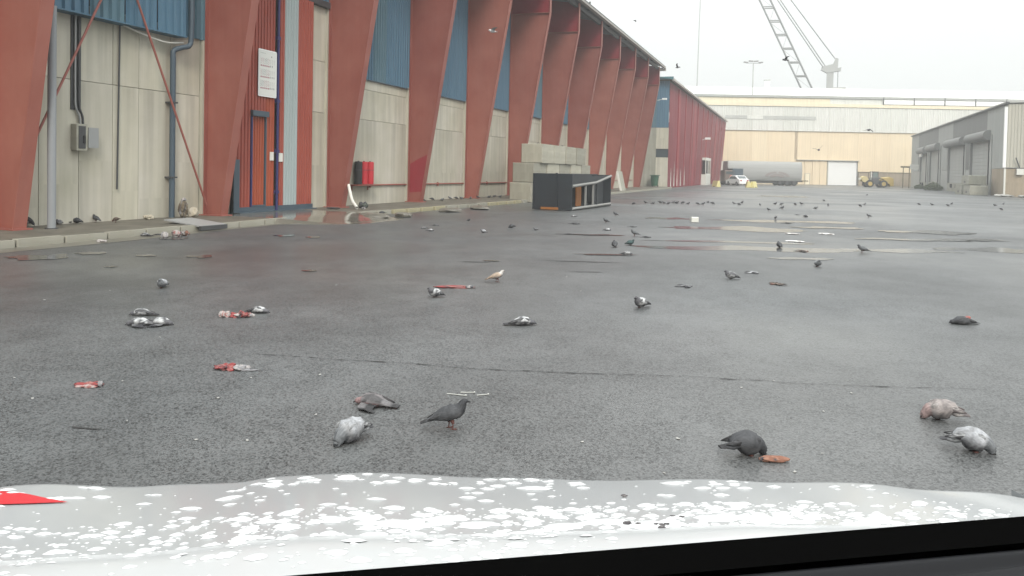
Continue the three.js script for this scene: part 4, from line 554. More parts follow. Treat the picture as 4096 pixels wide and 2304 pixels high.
{ // wheel loader
  const l = thing('wheel_loader', 'yellow wheel loader with dark engine parked before the brick wall', 'loader', [12.0, 0, -141], R(14));
  for (const [X, r] of [[-1.05, 0.62], [1.1, 0.62]]) for (const z of [-0.9, 0.9]) wheel(l, X, r, z, r, 0.45, mt.yellow);
  mesh('chassis', boxAt(-1.5, 1.5, 0.55, 0.95, -0.55, 0.55), mt.darkSteel, l); mesh('engine_cover', tr(block(1.4, 0.8, 1.2, 0.1), 0.0, 1.25, 0), mt.darkSteel, l);
  const cb = sub('cab', l); for (const X of [-0.55, 0.4]) for (const z of [-0.5, 0.5]) mesh('pillar', bar([X, 1.5, z], [X * 0.85, 2.55, z], 0.05, 6), mt.darkSteel, cb); mesh('roof', tr(block(1.15, 0.1, 1.2, 0.03), -0.07, 2.6, 0), mt.darkSteel, cb); mesh('side_glass', boxAt(-0.5, 0.35, 1.55, 2.5, 0.47, 0.49), M([0.16, 0.2, 0.19], 0.1), cb); mesh('rear_post', boxAt(-0.75, -0.62, 1.1, 2.6, 0.3, 0.45), mt.offWhite, cb);
  const hood = new THREE.Shape([[0.7, 1.55], [1.0, 1.5], [2.2, 0.5], [2.25, 0.25], [2.75, 0.3], [2.7, 1.5], [2.1, 1.75]].map(([a, b]) => new THREE.Vector2(a, b))); const hg = new THREE.ExtrudeGeometry(hood, { depth: 1.5, bevelEnabled: true, bevelSize: 0.04, bevelThickness: 0.04, bevelSegments: 1 }); hg.translate(0, 0, -0.75); mesh('bucket', hg, mt.yellow, l); mesh('lift_arm', bar([0.5, 1.3, 0.62], [2.2, 0.9, 0.62], 0.1, 6), mt.yellow, l); mesh('lift_arm', bar([0.5, 1.3, -0.62], [2.2, 0.9, -0.62], 0.1, 6), mt.yellow, l);
  const dr = new THREE.CylinderGeometry(0.5, 0.5, 1.3, 20); dr.rotateX(Math.PI / 2); mesh('counterweight', dr, M([0.5, 0.42, 0.2], 0.6), l, [-1.75, 1.35, 0]); mesh('exhaust', bar([-0.9, 1.4, -0.4], [-0.9, 2.4, -0.4], 0.05), mt.darkSteel, l); mesh('headlight', tr(box(0.12, 0.16, 0.16), 0.5, 2.5, 0.4), mt.offWhite, l); mesh('spare_drum', tr(new THREE.CylinderGeometry(0.2, 0.2, 0.3, 12), -2.5, 1.4, 0.3), mt.offWhite, l);
  single('blue_sign', 'small dark blue plate on the brick wall above the loader', 'sign', boxAt(-0.5, 0.5, 0, 0.3, 0, 0.05), mt.navy, [FO[0] + 9 * Math.cos(FA) + 0.1 * Math.sin(FA), 2.0, FO[2] - 9 * Math.sin(FA) + 0.15], FA);
}

// ---------- birds ----------
const COL = {
  dark: { b: [0.055, 0.058, 0.064], w: [0.075, 0.078, 0.085], h: [0.035, 0.037, 0.042], bar: [0.02, 0.02, 0.022], v: [0.09, 0.09, 0.095] },
  grey: { b: [0.12, 0.128, 0.135], w: [0.16, 0.168, 0.175], h: [0.08, 0.085, 0.09], bar: [0.03, 0.03, 0.032], v: [0.15, 0.15, 0.155] },
  pale: { b: [0.26, 0.27, 0.285], w: [0.38, 0.39, 0.4], h: [0.15, 0.16, 0.17], bar: [0.05, 0.05, 0.055], v: [0.12, 0.12, 0.13] },
  white: { b: [0.34, 0.35, 0.355], w: [0.12, 0.122, 0.128], h: [0.10, 0.10, 0.11], bar: [0.03, 0.03, 0.035], v: [0.3, 0.3, 0.3] },
  rosy: { b: [0.30, 0.27, 0.26], w: [0.40, 0.375, 0.365], h: [0.34, 0.25, 0.24], bar: [0.12, 0.1, 0.1], v: [0.16, 0.15, 0.15] },
  streak: { b: [0.2, 0.185, 0.19], w: [0.15, 0.145, 0.15], h: [0.26, 0.17, 0.17], bar: [0.03, 0.03, 0.032], v: [0.3, 0.14, 0.14] },
  beige: { b: [0.40, 0.32, 0.25], w: [0.46, 0.36, 0.28], h: [0.5, 0.48, 0.45], bar: [0.18, 0.12, 0.07], v: [0.3, 0.26, 0.24] },
  brown: { b: [0.11, 0.08, 0.06], w: [0.13, 0.095, 0.075], h: [0.18, 0.09, 0.07], bar: [0.04, 0.03, 0.025], v: [0.12, 0.09, 0.07] },
  teal: { b: [0.04, 0.085, 0.085], w: [0.06, 0.10, 0.10], h: [0.02, 0.05, 0.05], bar: [0.02, 0.03, 0.03], v: [0.06, 0.09, 0.09] },
  gull: { b: [0.6, 0.6, 0.6], w: [0.55, 0.55, 0.55], h: [0.6, 0.6, 0.6], bar: [0.4, 0.4, 0.4], v: [0.6, 0.6, 0.6] },
  blackwhite: { b: [0.03, 0.03, 0.033], w: [0.025, 0.025, 0.028], h: [0.02, 0.02, 0.022], bar: [0.01, 0.01, 0.01], v: [0.5, 0.5, 0.49] },
};
// spine: [x, y, ry, rz, region]; regions: t tail, b body, n neck/head, k beak
const POSE = {
  stand: [[-0.2, 0.055, 0.004, 0.022, 't'], [-0.17, 0.068, 0.007, 0.026, 't'], [-0.11, 0.092, 0.018, 0.03, 't'], [-0.075, 0.108, 0.036, 0.042, 'b'], [-0.03, 0.125, 0.052, 0.055, 'b'], [0.015, 0.14, 0.058, 0.06, 'b'], [0.05, 0.152, 0.054, 0.055, 'b'], [0.075, 0.172, 0.042, 0.042, 'n'], [0.088, 0.196, 0.03, 0.03, 'n'], [0.096, 0.216, 0.025, 0.024, 'n'], [0.107, 0.228, 0.023, 0.022, 'n'], [0.12, 0.229, 0.017, 0.016, 'n'], [0.13, 0.226, 0.008, 0.008, 'k'], [0.148, 0.22, 0.002, 0.002, 'k']],
  feed: [[-0.2, 0.125, 0.004, 0.022, 't'], [-0.16, 0.128, 0.007, 0.026, 't'], [-0.11, 0.13, 0.018, 0.03, 't'], [-0.075, 0.13, 0.038, 0.042, 'b'], [-0.03, 0.127, 0.053, 0.056, 'b'], [0.015, 0.12, 0.057, 0.06, 'b'], [0.055, 0.108, 0.05, 0.053, 'b'], [0.085, 0.092, 0.038, 0.04, 'n'], [0.106, 0.074, 0.028, 0.029, 'n'], [0.12, 0.058, 0.024, 0.024, 'n'], [0.13, 0.046, 0.022, 0.021, 'n'], [0.138, 0.034, 0.015, 0.015, 'n'], [0.142, 0.024, 0.007, 0.007, 'k'], [0.146, 0.006, 0.002, 0.002, 'k']],
  sit: [[-0.17, 0.03, 0.004, 0.024, 't'], [-0.14, 0.038, 0.008, 0.028, 't'], [-0.1, 0.052, 0.022, 0.034, 't'], [-0.07, 0.064, 0.04, 0.048, 'b'], [-0.03, 0.074, 0.056, 0.062, 'b'], [0.015, 0.08, 0.062, 0.068, 'b'], [0.05, 0.086, 0.058, 0.06, 'b'], [0.075, 0.1, 0.045, 0.045, 'n'], [0.086, 0.118, 0.033, 0.034, 'n'], [0.094, 0.134, 0.027, 0.027, 'n'], [0.104, 0.143, 0.024, 0.023, 'n'], [0.117, 0.143, 0.017, 0.016, 'n'], [0.128, 0.139, 0.008, 0.008, 'k'], [0.146, 0.132, 0.002, 0.002, 'k']],
  lie: [[-0.21, 0.014, 0.003, 0.03, 't'], [-0.17, 0.018, 0.006, 0.034, 't'], [-0.11, 0.026, 0.016, 0.036, 't'], [-0.075, 0.034, 0.028, 0.046, 'b'], [-0.03, 0.042, 0.04, 0.058, 'b'], [0.015, 0.046, 0.043, 0.062, 'b'], [0.055, 0.042, 0.036, 0.054, 'b'], [0.085, 0.034, 0.026, 0.038, 'n'], [0.104, 0.03, 0.022, 0.026, 'n'], [0.118, 0.028, 0.021, 0.022, 'n'], [0.13, 0.026, 0.019, 0.019, 'n'], [0.14, 0.022, 0.012, 0.013, 'n'], [0.146, 0.018, 0.006, 0.006, 'k'], [0.162, 0.012, 0.002, 0.002, 'k']],
  flat: [[-0.22, 0.008, 0.003, 0.03, 't'], [-0.17, 0.009, 0.004, 0.034, 't'], [-0.11, 0.012, 0.007, 0.036, 't'], [-0.075, 0.014, 0.011, 0.046, 'b'], [-0.03, 0.018, 0.016, 0.058, 'b'], [0.015, 0.019, 0.016, 0.06, 'b'], [0.055, 0.016, 0.013, 0.05, 'b'], [0.085, 0.013, 0.01, 0.034, 'n'], [0.104, 0.013, 0.01, 0.024, 'n'], [0.118, 0.013, 0.01, 0.02, 'n'], [0.13, 0.012, 0.009, 0.016, 'n'], [0.14, 0.01, 0.007, 0.011, 'n'], [0.146, 0.008, 0.004, 0.006, 'k'], [0.16, 0.006, 0.002, 0.002, 'k']],
  fly: [[-0.2, 0.0, 0.004, 0.06, 't'], [-0.16, 0.0, 0.006, 0.045, 't'], [-0.11, 0.0, 0.016, 0.034, 't'], [-0.075, 0.0, 0.032, 0.04, 'b'], [-0.03, 0.0, 0.045, 0.05, 'b'], [0.015, 0.002, 0.05, 0.053, 'b'], [0.05, 0.008, 0.045, 0.047, 'b'], [0.08, 0.015, 0.034, 0.036, 'n'], [0.1, 0.02, 0.027, 0.027, 'n'], [0.115, 0.022, 0.024, 0.024, 'n'], [0.128, 0.022, 0.02, 0.02, 'n'], [0.138, 0.02, 0.013, 0.013, 'n'], [0.146, 0.017, 0.007, 0.007, 'k'], [0.164, 0.012, 0.002, 0.002, 'k']],
};
POSE.hunch = POSE.feed.map(([x, y, a, b, r], i) => [x * 0.92, Math.max(0.012, y - 0.04 + (i > 10 ? 0.03 : i > 6 ? 0.012 : 0) - (i < 3 ? 0.03 : 0)), a * 1.2, b * 1.22, r]);
const geoCache = {};
function birdBody(pose, col, v) {
  const key = pose + col + v; if (geoCache[key]) return geoCache[key];
  const c = COL[col], sp0 = POSE[pose], seg = 16, sp = [];
  for (let i = 0; i < sp0.length - 1; i++) { const a = sp0[i], b = sp0[i + 1]; sp.push(a, [(a[0] + b[0]) / 2, (a[1] + b[1]) / 2, (a[2] + b[2]) / 2, (a[3] + b[3]) / 2, a[4]]); } sp.push(sp0[sp0.length - 1]);
  const pos = [], cols = [], uv = [], idx = [];
  sp.forEach((s, i) => {
    const a = sp[Math.max(0, i - 1)], b = sp[Math.min(sp.length - 1, i + 1)], tx = b[0] - a[0], ty = b[1] - a[1], l = Math.hypot(tx, ty) || 1, nx = -ty / l, ny = tx / l;
    for (let k = 0; k <= seg; k++) {
      const t = k / seg * Math.PI * 2, cy = Math.cos(t), sz = Math.sin(t), n = 1.12 + 0.34 * (fbm(i * 0.7 + v * 7, (k % seg) * 0.9, 3, 800 + v) - 0.5) * (s[4] === 'b' ? (pose === 'lie' || pose === 'flat' ? 1.7 : 1.1) : 0.5);
      const X = s[0] + nx * cy * s[2] * n, Y = Math.max(0.001, s[1] + ny * cy * s[2] * n + (pose === 'fly' ? 10 : 0)) - (pose === 'fly' ? 10 : 0);
      pos.push(X, Y, sz * s[3] * n); uv.push(s[0], t * 0.05);
      let q = s[4] === 'n' ? c.h : s[4] === 'k' ? c.bar : s[4] === 't' ? (i < 3 ? c.bar : c.w) : cy < -0.25 ? c.v : c.b;
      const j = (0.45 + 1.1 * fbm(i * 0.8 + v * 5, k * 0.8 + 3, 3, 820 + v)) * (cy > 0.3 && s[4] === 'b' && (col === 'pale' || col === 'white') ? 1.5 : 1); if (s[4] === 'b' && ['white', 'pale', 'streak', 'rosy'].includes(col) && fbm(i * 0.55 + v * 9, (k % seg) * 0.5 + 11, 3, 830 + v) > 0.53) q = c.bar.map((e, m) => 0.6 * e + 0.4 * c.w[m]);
      cols.push(q[0] * j, q[1] * j, q[2] * j);
    }
  });
  for (let i = 0; i < sp.length - 1; i++) for (let k = 0; k < seg; k++) { const a = i * (seg + 1) + k, b = a + seg + 1; idx.push(a, b, a + 1, a + 1, b, b + 1); }
  const g = new THREE.BufferGeometry(); g.setAttribute('position', new THREE.Float32BufferAttribute(pos, 3)); g.setAttribute('uv', new THREE.Float32BufferAttribute(uv, 2)); g.setAttribute('color', new THREE.Float32BufferAttribute(cols, 3)); g.setIndex(idx); g.computeVertexNormals(); return geoCache[key] = g;
}
// wing sheet: rows along the span, feather fingers at the trailing edge
function foldedWing(side, col, pose, v) {
  const key = 'w' + side + col + pose + v; if (geoCache[key]) return geoCache[key];
  const c = COL[col], g = new THREE.SphereGeometry(1, 22, 12), p = g.attributes.position, cols = new Float32Array(p.count * 3), uv = g.attributes.uv;
  const O = { stand: [-0.045, 0.132, 0.052, -0.38], feed: [-0.045, 0.135, 0.052, 0.02], sit: [-0.04, 0.082, 0.06, -0.28], lie: [-0.05, 0.05, 0.058, -0.14], hunch: [-0.045, 0.1, 0.064, -0.12] }[pose];
  for (let i = 0; i < p.count; i++) {
    let x = p.getX(i), y = p.getY(i), z = p.getZ(i); const t = (x + 1) / 2, tap = 0.28 + 0.72 * Math.pow(Math.max(0, t), 0.7);
    const X = x * 0.118, Y = y * 0.04 * tap - (1 - t) * 0.004, Z = z * 0.011 - 0.02 * (1 - t) * 0.9 - 0.25 * y * y * 0.03;
    const ca = Math.cos(-O[3]), sa = Math.sin(-O[3]); p.setXYZ(i, O[0] + X * ca - Y * sa, Math.max(0.002, O[1] + X * sa * 1 + Y * ca), side * (O[2] - 0.004 + Z));
    uv.setXY(i, X, Y);
    const bar1 = Math.abs(t - 0.42 + y * 0.08) < 0.035 || Math.abs(t - 0.28 + y * 0.08) < 0.03, q = t < 0.16 ? c.bar : bar1 ? c.bar : c.w, j = 0.4 + 1.2 * fbm(x * 5 + 9 + v, y * 11 + 9, 3, 840 + v); const st = 0.8 + 0.32 * Math.sin(y * 11 + t * 5) * (t < 0.75 ? 1 : 0.3); cols.set([q[0] * j * st, q[1] * j * st, q[2] * j * st], 3 * i);
  }
  g.setAttribute('color', new THREE.BufferAttribute(cols, 3)); g.computeVertexNormals(); return geoCache[key] = g;
}
function openWing(side, col, lift, span, v, ground) { // span of feathers, thin but solid
  const key = 'o' + side + col + lift + span + v; if (geoCache[key]) return geoCache[key];
  const c = COL[col], n = 16, m = 5, pos = [], cols = [], uv = [], idx = [];
  for (const s of [0, 1]) for (let i = 0; i <= n; i++) for (let j = 0; j <= m; j++) {
    const u = i / n, w = j / m, chord = (0.125 - 0.055 * u * u) * (u > 0.96 ? 0.5 : 1), lead = 0.055 + 0.045 * Math.sin(u * Math.PI * 0.75) - 0.13 * u * u, finger = j === m ? -0.012 * Math.abs(Math.sin(i * 1.9)) : 0;
    const x = lead - w * chord + finger, z = 0.035 + u * span * (1 - 0.25 * Math.max(0, u - 0.5)), y = (ground ? 0.02 * (1 - u) + 0.004 + 0.03 * Math.abs(fbm(i * 0.4 + v * 3, j * 0.7, 2, 860 + v) - 0.4) : lift * Math.sin(u * 1.25) * span + 0.03) + s * 0.004 * (1 - w * 0.7) + 0.006 * Math.sin(w * Math.PI);
    pos.push(x, y, side * z); uv.push(x, z); const q = (u > 0.6 || w > 0.75) ? c.bar : (w > 0.52 && w < 0.62) ? c.bar : c.w, k = 0.75 + 0.5 * fbm(i * 0.7 + v, j * 1.1, 2, 870); cols.push(q[0] * k, q[1] * k, q[2] * k);
  }
  const N = (n + 1) * (m + 1), A = (s, i, j) => s * N + i * (m + 1) + j; for (let i = 0; i < n; i++) for (let j = 0; j < m; j++) { idx.push(A(0, i, j), A(0, i + 1, j), A(0, i, j + 1), A(0, i + 1, j), A(0, i + 1, j + 1), A(0, i, j + 1), A(1, i, j), A(1, i, j + 1), A(1, i + 1, j), A(1, i + 1, j), A(1, i, j + 1), A(1, i + 1, j + 1)); }
  const g = new THREE.BufferGeometry(); g.setAttribute('position', new THREE.Float32BufferAttribute(pos, 3)); g.setAttribute('uv', new THREE.Float32BufferAttribute(uv, 2)); g.setAttribute('color', new THREE.Float32BufferAttribute(cols, 3)); g.setIndex(idx); g.computeVertexNormals(); return geoCache[key] = g;
}
const legG = (() => { const parts = [bar([0, 0.004, 0], [0.004, 0.05, 0], 0.0045, 6), bar([0.004, 0.05, 0], [-0.012, 0.1, 0], 0.011, 7, 0.02)]; for (const a of [-0.6, 0, 0.6]) parts.push(bar([0, 0.004, 0], [0.034 * Math.cos(a), 0.003, 0.034 * Math.sin(a)], 0.0038, 5, 0.002)); parts.push(bar([0, 0.004, 0], [-0.018, 0.003, 0], 0.0038, 5, 0.002)); return mergeGeometries(parts); })();
const BIRDS = [
[-2.4,0,-3.85,255.3,"hunch","pale",0.88,"pale grey pigeon hunched head down, nearest to the bonnet",0],
[-1.97,0,-4.28,28.4,"stand","dark",0.88,"dark grey pigeon standing upright on pink feet, facing right",0],
[-2.63,0,-4.49,185.3,"lie","streak",0.9,"streaked pinkish grey pigeon crouched with its dark tail to the right",0],
[-0.23,0,-4.57,28.4,"hunch","dark",0.88,"dark pigeon pecking at the orange scrap near the bonnet",0],
[0.94,0,-5.76,180.3,"hunch","rosy",0.9,"pale rosy pigeon hunched on the asphalt at the right edge",0],
[1.01,0,-5.18,355.4,"hunch","pale",0.9,"pale pigeon feeding at lower right, nearest the right frame edge",0],
[-2.63,0,-7.48,30.4,"lie","white",0.95,"white and dark pigeon lying with half spread wings in mid yard",0],
[-1.7,0,-9.09,235.3,"sit","white",0.85,"dark hunched pigeon with white patch right of the white lying pigeon",0],
[-3.99,0,-10.19,32.4,"stand","beige",0.82,"beige pigeon with pale tail standing near the thin red scrap",0],
[-4.19,0,-8.63,210.3,"sit","white",0.75,"small pale pigeon crouched just below the thin red scrap",0],
[-7.58,0,-7.65,290.4,"sit","pale",0.8,"lone pale grey pigeon hunched on the left asphalt",0],
[-6.39,0,-6.17,205.3,"lie","white",0.82,"white and black pigeon lying behind the pair at left",0],
[-6.01,0,-5.78,215.3,"lie","white",0.85,"black and white pigeon lying at the left end of the pair",0],
[-5.85,0,-5.89,10.4,"lie","white",0.85,"black and white pigeon lying at the right end of the pair",0],
[-5.42,0,-6.82,10.4,"lie","white",0.8,"white backed pigeon lying beside the red and white scrap",0],
[1.75,0,-9.7,205.3,"lie","dark",0.95,"dark pigeon lying flat at right with a reddish tuft",0],
[0.38,0,-14.71,285.4,"sit","pale",0.8,"round grey pigeon with pale breast, right of the white streak",0],
[-0.91,0,-12.23,185.3,"sit","white",0.8,"small pigeon with white side and raised dark head",0],
[-0.64,0,-13.16,40.4,"flat","pale",0.7,"thin flattened grey remains behind the pigeon with raised head",0],
[-0.25,0,-11.94,220.3,"flat","brown",0.75,"thin flattened brown remains right of the pigeon with raised head",0],
[-1.45,0,-11.06,30.4,"flat","white",0.7,"pair of flat white shells of feathers lying on the asphalt",0],
[1.34,0,-17.88,185.3,"stand","grey",0.85,"plain grey pigeon standing hunched at the puddle edge at right",0],
[-0.34,0,-18.17,110.3,"sit","dark",0.8,"dark dome backed pigeon drinking at the big puddle",0],
[0.14,0,-17.48,20.4,"flat","brown",0.85,"brown flattened strip lying at the big puddle edge",0],
[-3.64,0,-16.21,110.3,"sit","dark",0.85,"dark hunched pigeon left of the puddles, seen from behind",0],
[-3.44,0,-16.85,30.4,"sit","teal",0.75,"teal sheened dark pigeon left of the puddles",0],
[-3.09,0,-14.86,20.4,"lie","white",0.72,"small pigeon with white back lying flat, left of the puddles",0],
[-3.81,0,-19.26,175.3,"stand","grey",0.8,"grey pigeon standing with raised head, left of the puddles",0],
[-3.48,0,-19.05,20.4,"flat","dark",0.8,"dark flattened bird remains beside the standing grey pigeon",0],
[-4.86,0,-20.71,20.4,"lie","white",0.7,"low pigeon with white spot on its back below the black skip",0],
[-4.52,0,-22.51,20.4,"flat","grey",0.8,"thin grey flattened remains below the black skip at right",0],
[-5.62,0,-23.74,170.3,"stand","dark",0.72,"small dark and white pigeon walking below the black skip",0],
[-6.33,0,-22.66,25.4,"flat","dark",1.0,"dark wide spread wing remains below the black skip",0],
[-6.23,0,-27.78,160.3,"stand","dark",0.75,"dark pigeon standing just below the right end of the skip",0],
[-7.39,0,-26.28,200.3,"lie","white",0.6,"tiny pale pigeon lying just below the skip",0],
[-7.39,0,-19.96,220.3,"hunch","dark",0.7,"dark pigeon feeding left of the skip",0],
[-7.4,0,-17.95,200.3,"sit","pale",0.62,"small pigeon with pale back left of the skip",0],
[-6.54,0,-19.51,200.3,"sit","grey",0.5,"tiny grey bird left below the skip",0],
[-9.25,0,-18.3,200.3,"lie","white",0.62,"white backed pigeon lying before the kerb, left of the touching pair",0],
[-8.78,0,-17.73,30.4,"lie","white",0.62,"white backed pigeon lying before the kerb, right of the touching pair",0],
[-9.52,0,-19.53,20.4,"flat","grey",0.7,"grey flattened remains between the kerb and the pale pair",0],
[-9.52,0,-21.85,20.4,"sit","dark",0.42,"tiny dark bird alone near the kerb",0],
[-0.72,0,-29.73,290.4,"stand","white",0.65,"white breasted pigeon standing at the far puddle",0],
[0.03,0,-33.85,20.4,"flat","dark",0.7,"dark flattened remains behind the far puddle",0],
[0.33,0,-32.23,20.4,"hunch","dark",0.62,"dark pigeon feeding behind the far puddle",0],
[2.73,0,-34.0,180.3,"stand","dark",0.7,"dark pigeon standing alone right of the far puddle",0],
[-0.28,0,-27.52,20.4,"flat","dark",1.0,"dark flattened strip lying in the far puddle",0],
[-1.81,0,-42.27,110.3,"stand","dark",0.7,"dark pigeon standing upright alone in the middle of the far yard",0],
[-1.19,0,-36.65,160.3,"stand","dark",0.7,"dark pigeon walking just in front of the far middle flock",0],
[-13.24,0,-12.87,195.3,"lie","white",0.85,"grey and white pigeon lying in the gutter below the kerb",0],
[-13.26,0,-13.24,20.4,"flat","dark",0.7,"dark flattened remains in the gutter below the kerb",0],
[-12.97,0,-22.52,220.3,"feed","dark",0.8,"dark pigeon feeding on the apron beside the broken slabs",0],
[-15.93,0.14,-12.17,25.4,"feed","blackwhite",1.15,"black and white pigeon feeding on the pavement by the first red column",1],
[-15.83,0.14,-12.89,290.4,"sit","white",0.8,"white breasted pigeon on the pavement right of the grey post",1],
[-16.02,0.14,-13.25,170.3,"sit","dark",0.9,"dark pigeon on the pavement, second right of the grey post",1],
[-15.85,0.14,-13.38,190.3,"sit","dark",0.9,"dark pigeon with tail out on the pavement, third right of the grey post",1],
[-15.79,0.14,-13.85,170.3,"stand","dark",0.9,"slate pigeon standing upright on the pavement before the concrete wall",1],
[-15.38,0.14,-14.05,190.3,"feed","brown",0.7,"small brown pigeon on the pavement below the wall rod",1],
[-15.34,0.14,-30.19,170.3,"stand","dark",0.85,"dark pigeon on the pavement beside the fourth column, facing it",1],
[-15.53,0.14,-31.45,40.4,"feed","dark",0.8,"pavement pigeon number second of the row between fourth and fifth columns",1],
[-15.2,0.14,-31.82,50.4,"sit","grey",0.75,"pavement pigeon number third of the row between fourth and fifth columns",1],
[-15.42,0.14,-33.15,170.3,"stand","grey",0.8,"pavement pigeon number fourth of the row between fourth and fifth columns",1],
[-15.34,0.14,-33.66,20.4,"feed","dark",0.75,"pavement pigeon number fifth of the row between fourth and fifth columns",1],
[-15.28,0.14,-34.17,200.3,"sit","grey",0.8,"pavement pigeon number sixth of the row between fourth and fifth columns",1],
[-15.09,0.14,-34.83,290.4,"sit","white",0.75,"white pigeon on the pavement at the foot of the fifth column",1],
[-15.08,0.14,-35.75,180.3,"stand","dark",0.7,"pavement pigeon number first of the row right of the fifth column",1],
[-15.07,0.14,-37.2,20.4,"sit","dark",0.75,"pavement pigeon number second of the row right of the fifth column",1],
[-14.86,0.14,-37.46,200.3,"feed","dark",0.75,"pavement pigeon number third of the row right of the fifth column",1],
[-14.79,0.14,-38.06,50.4,"sit","dark",0.75,"pavement pigeon number fourth of the row right of the fifth column",1],
[-7.6,0,-37.93,159.8,"feed","dark",0.74,"small dark pigeon, first from the left in the distant row right of the skip",2],
[-7.4,0,-39.99,196.2,"stand","dark",0.75,"small dark pigeon, second from the left in the distant row right of the skip",2],
[-7.01,0,-40.01,3.0,"sit","grey",0.79,"small dark pigeon, third from the left in the distant row right of the skip",2],
[-6.76,0,-40.66,37.1,"feed","dark",0.86,"small dark pigeon, fourth from the left in the distant row right of the skip",2],
[-6.47,0,-40.18,211.0,"stand","dark",0.76,"small dark pigeon, fifth from the left in the distant row right of the skip",2],
[-6.17,0,-39.74,221.8,"feed","dark",0.77,"small dark pigeon, sixth from the left in the distant row right of the skip",2],
[-6.22,0,-41.61,17.3,"stand","grey",0.74,"small dark pigeon, seventh from the left in the distant row right of the skip",2],
[-6.01,0,-41.43,8.9,"sit","dark",0.89,"small dark pigeon, eighth from the left in the distant row right of the skip",2],
[-5.62,0,-41.05,213.5,"feed","dark",0.87,"small dark pigeon, ninth from the left in the distant row right of the skip",2],
[-5.26,0,-40.29,32.4,"stand","dark",0.75,"small dark pigeon, tenth from the left in the distant row right of the skip",2],
[-4.83,0,-40.72,42.7,"feed","grey",0.83,"small dark pigeon, eleventh from the left in the distant row right of the skip",2],
[-4.51,0,-40.32,29.6,"stand","dark",0.87,"small dark pigeon, twelfth from the left in the distant row right of the skip",2],
[-4.66,0,-44.08,55.6,"sit","dark",0.74,"small dark pigeon, thirteenth from the left in the distant row right of the skip",2],
[-4.18,0,-41.75,24.6,"feed","dark",0.84,"small dark pigeon, fourteenth from the left in the distant row right of the skip",2],
[-3.19,0,-43.15,200.6,"stand","grey",0.75,"small dark pigeon, first from the left in the far flock before trailer and roller door",2],
[-2.86,0,-41.96,19.3,"feed","dark",0.74,"small dark pigeon, second from the left in the far flock before trailer and roller door",2],
[-2.85,0,-44.3,57.7,"stand","dark",0.88,"small dark pigeon, third from the left in the far flock before trailer and roller door",2],
[-1.14,0,-45.23,22.3,"sit","dark",0.77,"small dark pigeon, fourth from the left in the far flock before trailer and roller door",2],
[-0.78,0,-44.03,216.7,"feed","grey",0.82,"small dark pigeon, fifth from the left in the far flock before trailer and roller door",2],
[-0.66,0,-38.81,35.6,"stand","dark",0.87,"small dark pigeon, sixth from the left in the far flock before trailer and roller door",2],
[-0.1,0,-44.71,50.7,"feed","dark",0.79,"small dark pigeon, seventh from the left in the far flock before trailer and roller door",2],
[0.24,0,-45.83,184.3,"stand","dark",0.8,"small dark pigeon, eighth from the left in the far flock before trailer and roller door",2],
[0.87,0,-40.83,6.8,"sit","grey",0.77,"small dark pigeon, ninth from the left in the far flock before trailer and roller door",2],
[1.62,0,-53.69,32.9,"feed","dark",0.73,"small dark pigeon, tenth from the left in the far flock before trailer and roller door",2],
[1.58,0,-44.87,92.2,"stand","dark",0.83,"small dark pigeon, eleventh from the left in the far flock before trailer and roller door",2],
[3.21,0,-45.73,41.6,"feed","dark",0.82,"small dark pigeon, twelfth from the left in the far flock before trailer and roller door",2],
[3.64,0,-48.44,39.2,"stand","grey",0.78,"small dark pigeon, thirteenth from the left in the far flock before trailer and roller door",2],
[5.87,0,-75.85,40.2,"sit","dark",0.76,"small dark pigeon, fourteenth from the left in the far flock before trailer and roller door",2],
[6.9,0,-52.12,16.9,"feed","dark",0.76,"small dark pigeon, first from the left of the far birds on the right asphalt",2],
[7.59,0,-51.96,175.7,"stand","dark",0.77,"small dark pigeon, second from the left of the far birds on the right asphalt",2],
[8.33,0,-51.46,34.6,"feed","grey",0.85,"small dark pigeon, third from the left of the far birds on the right asphalt",2],
[9.08,0,-54.74,43.2,"stand","dark",0.82,"small dark pigeon, fourth from the left of the far birds on the right asphalt",2],
[11.59,0,-55.5,176.5,"sit","dark",0.74,"small dark pigeon, fifth from the left of the far birds on the right asphalt",2],
[10.21,0,-47.52,32.8,"feed","dark",0.76,"small dark pigeon, sixth from the left of the far birds on the right asphalt",2],
[12.65,0,-58.34,51.0,"stand","grey",0.83,"small dark pigeon, seventh from the left of the far birds on the right asphalt",2],
[-9.82,6.28,-24.24,220.3,"fly","gull",0.95,"white bird flying in front of the fifth red column",3],
[-6.78,7.81,-45.69,170.3,"fly","dark",0.8,"dark bird flying right of the warehouse eaves",3],
[-9.2,10.5,-44.87,40.4,"fly","dark",0.6,"tiny dark bird flying above the warehouse eaves",3],
[-0.8,7.63,-42.56,210.3,"fly","dark",0.95,"dark bird flying in front of the crane boom",3],
[0.88,2.85,-38.78,80.3,"fly","dark",0.8,"dark bird flying above the white roller door",3],
[2.88,3.71,-37.41,50.4,"fly","dark",0.85,"dark bird flying highest before the cream wall at right",3]
];
const GROUPS = ['pigeons scattered over the yard', 'pigeons along the wall foot', 'pigeons in the far flock', 'birds in flight'];
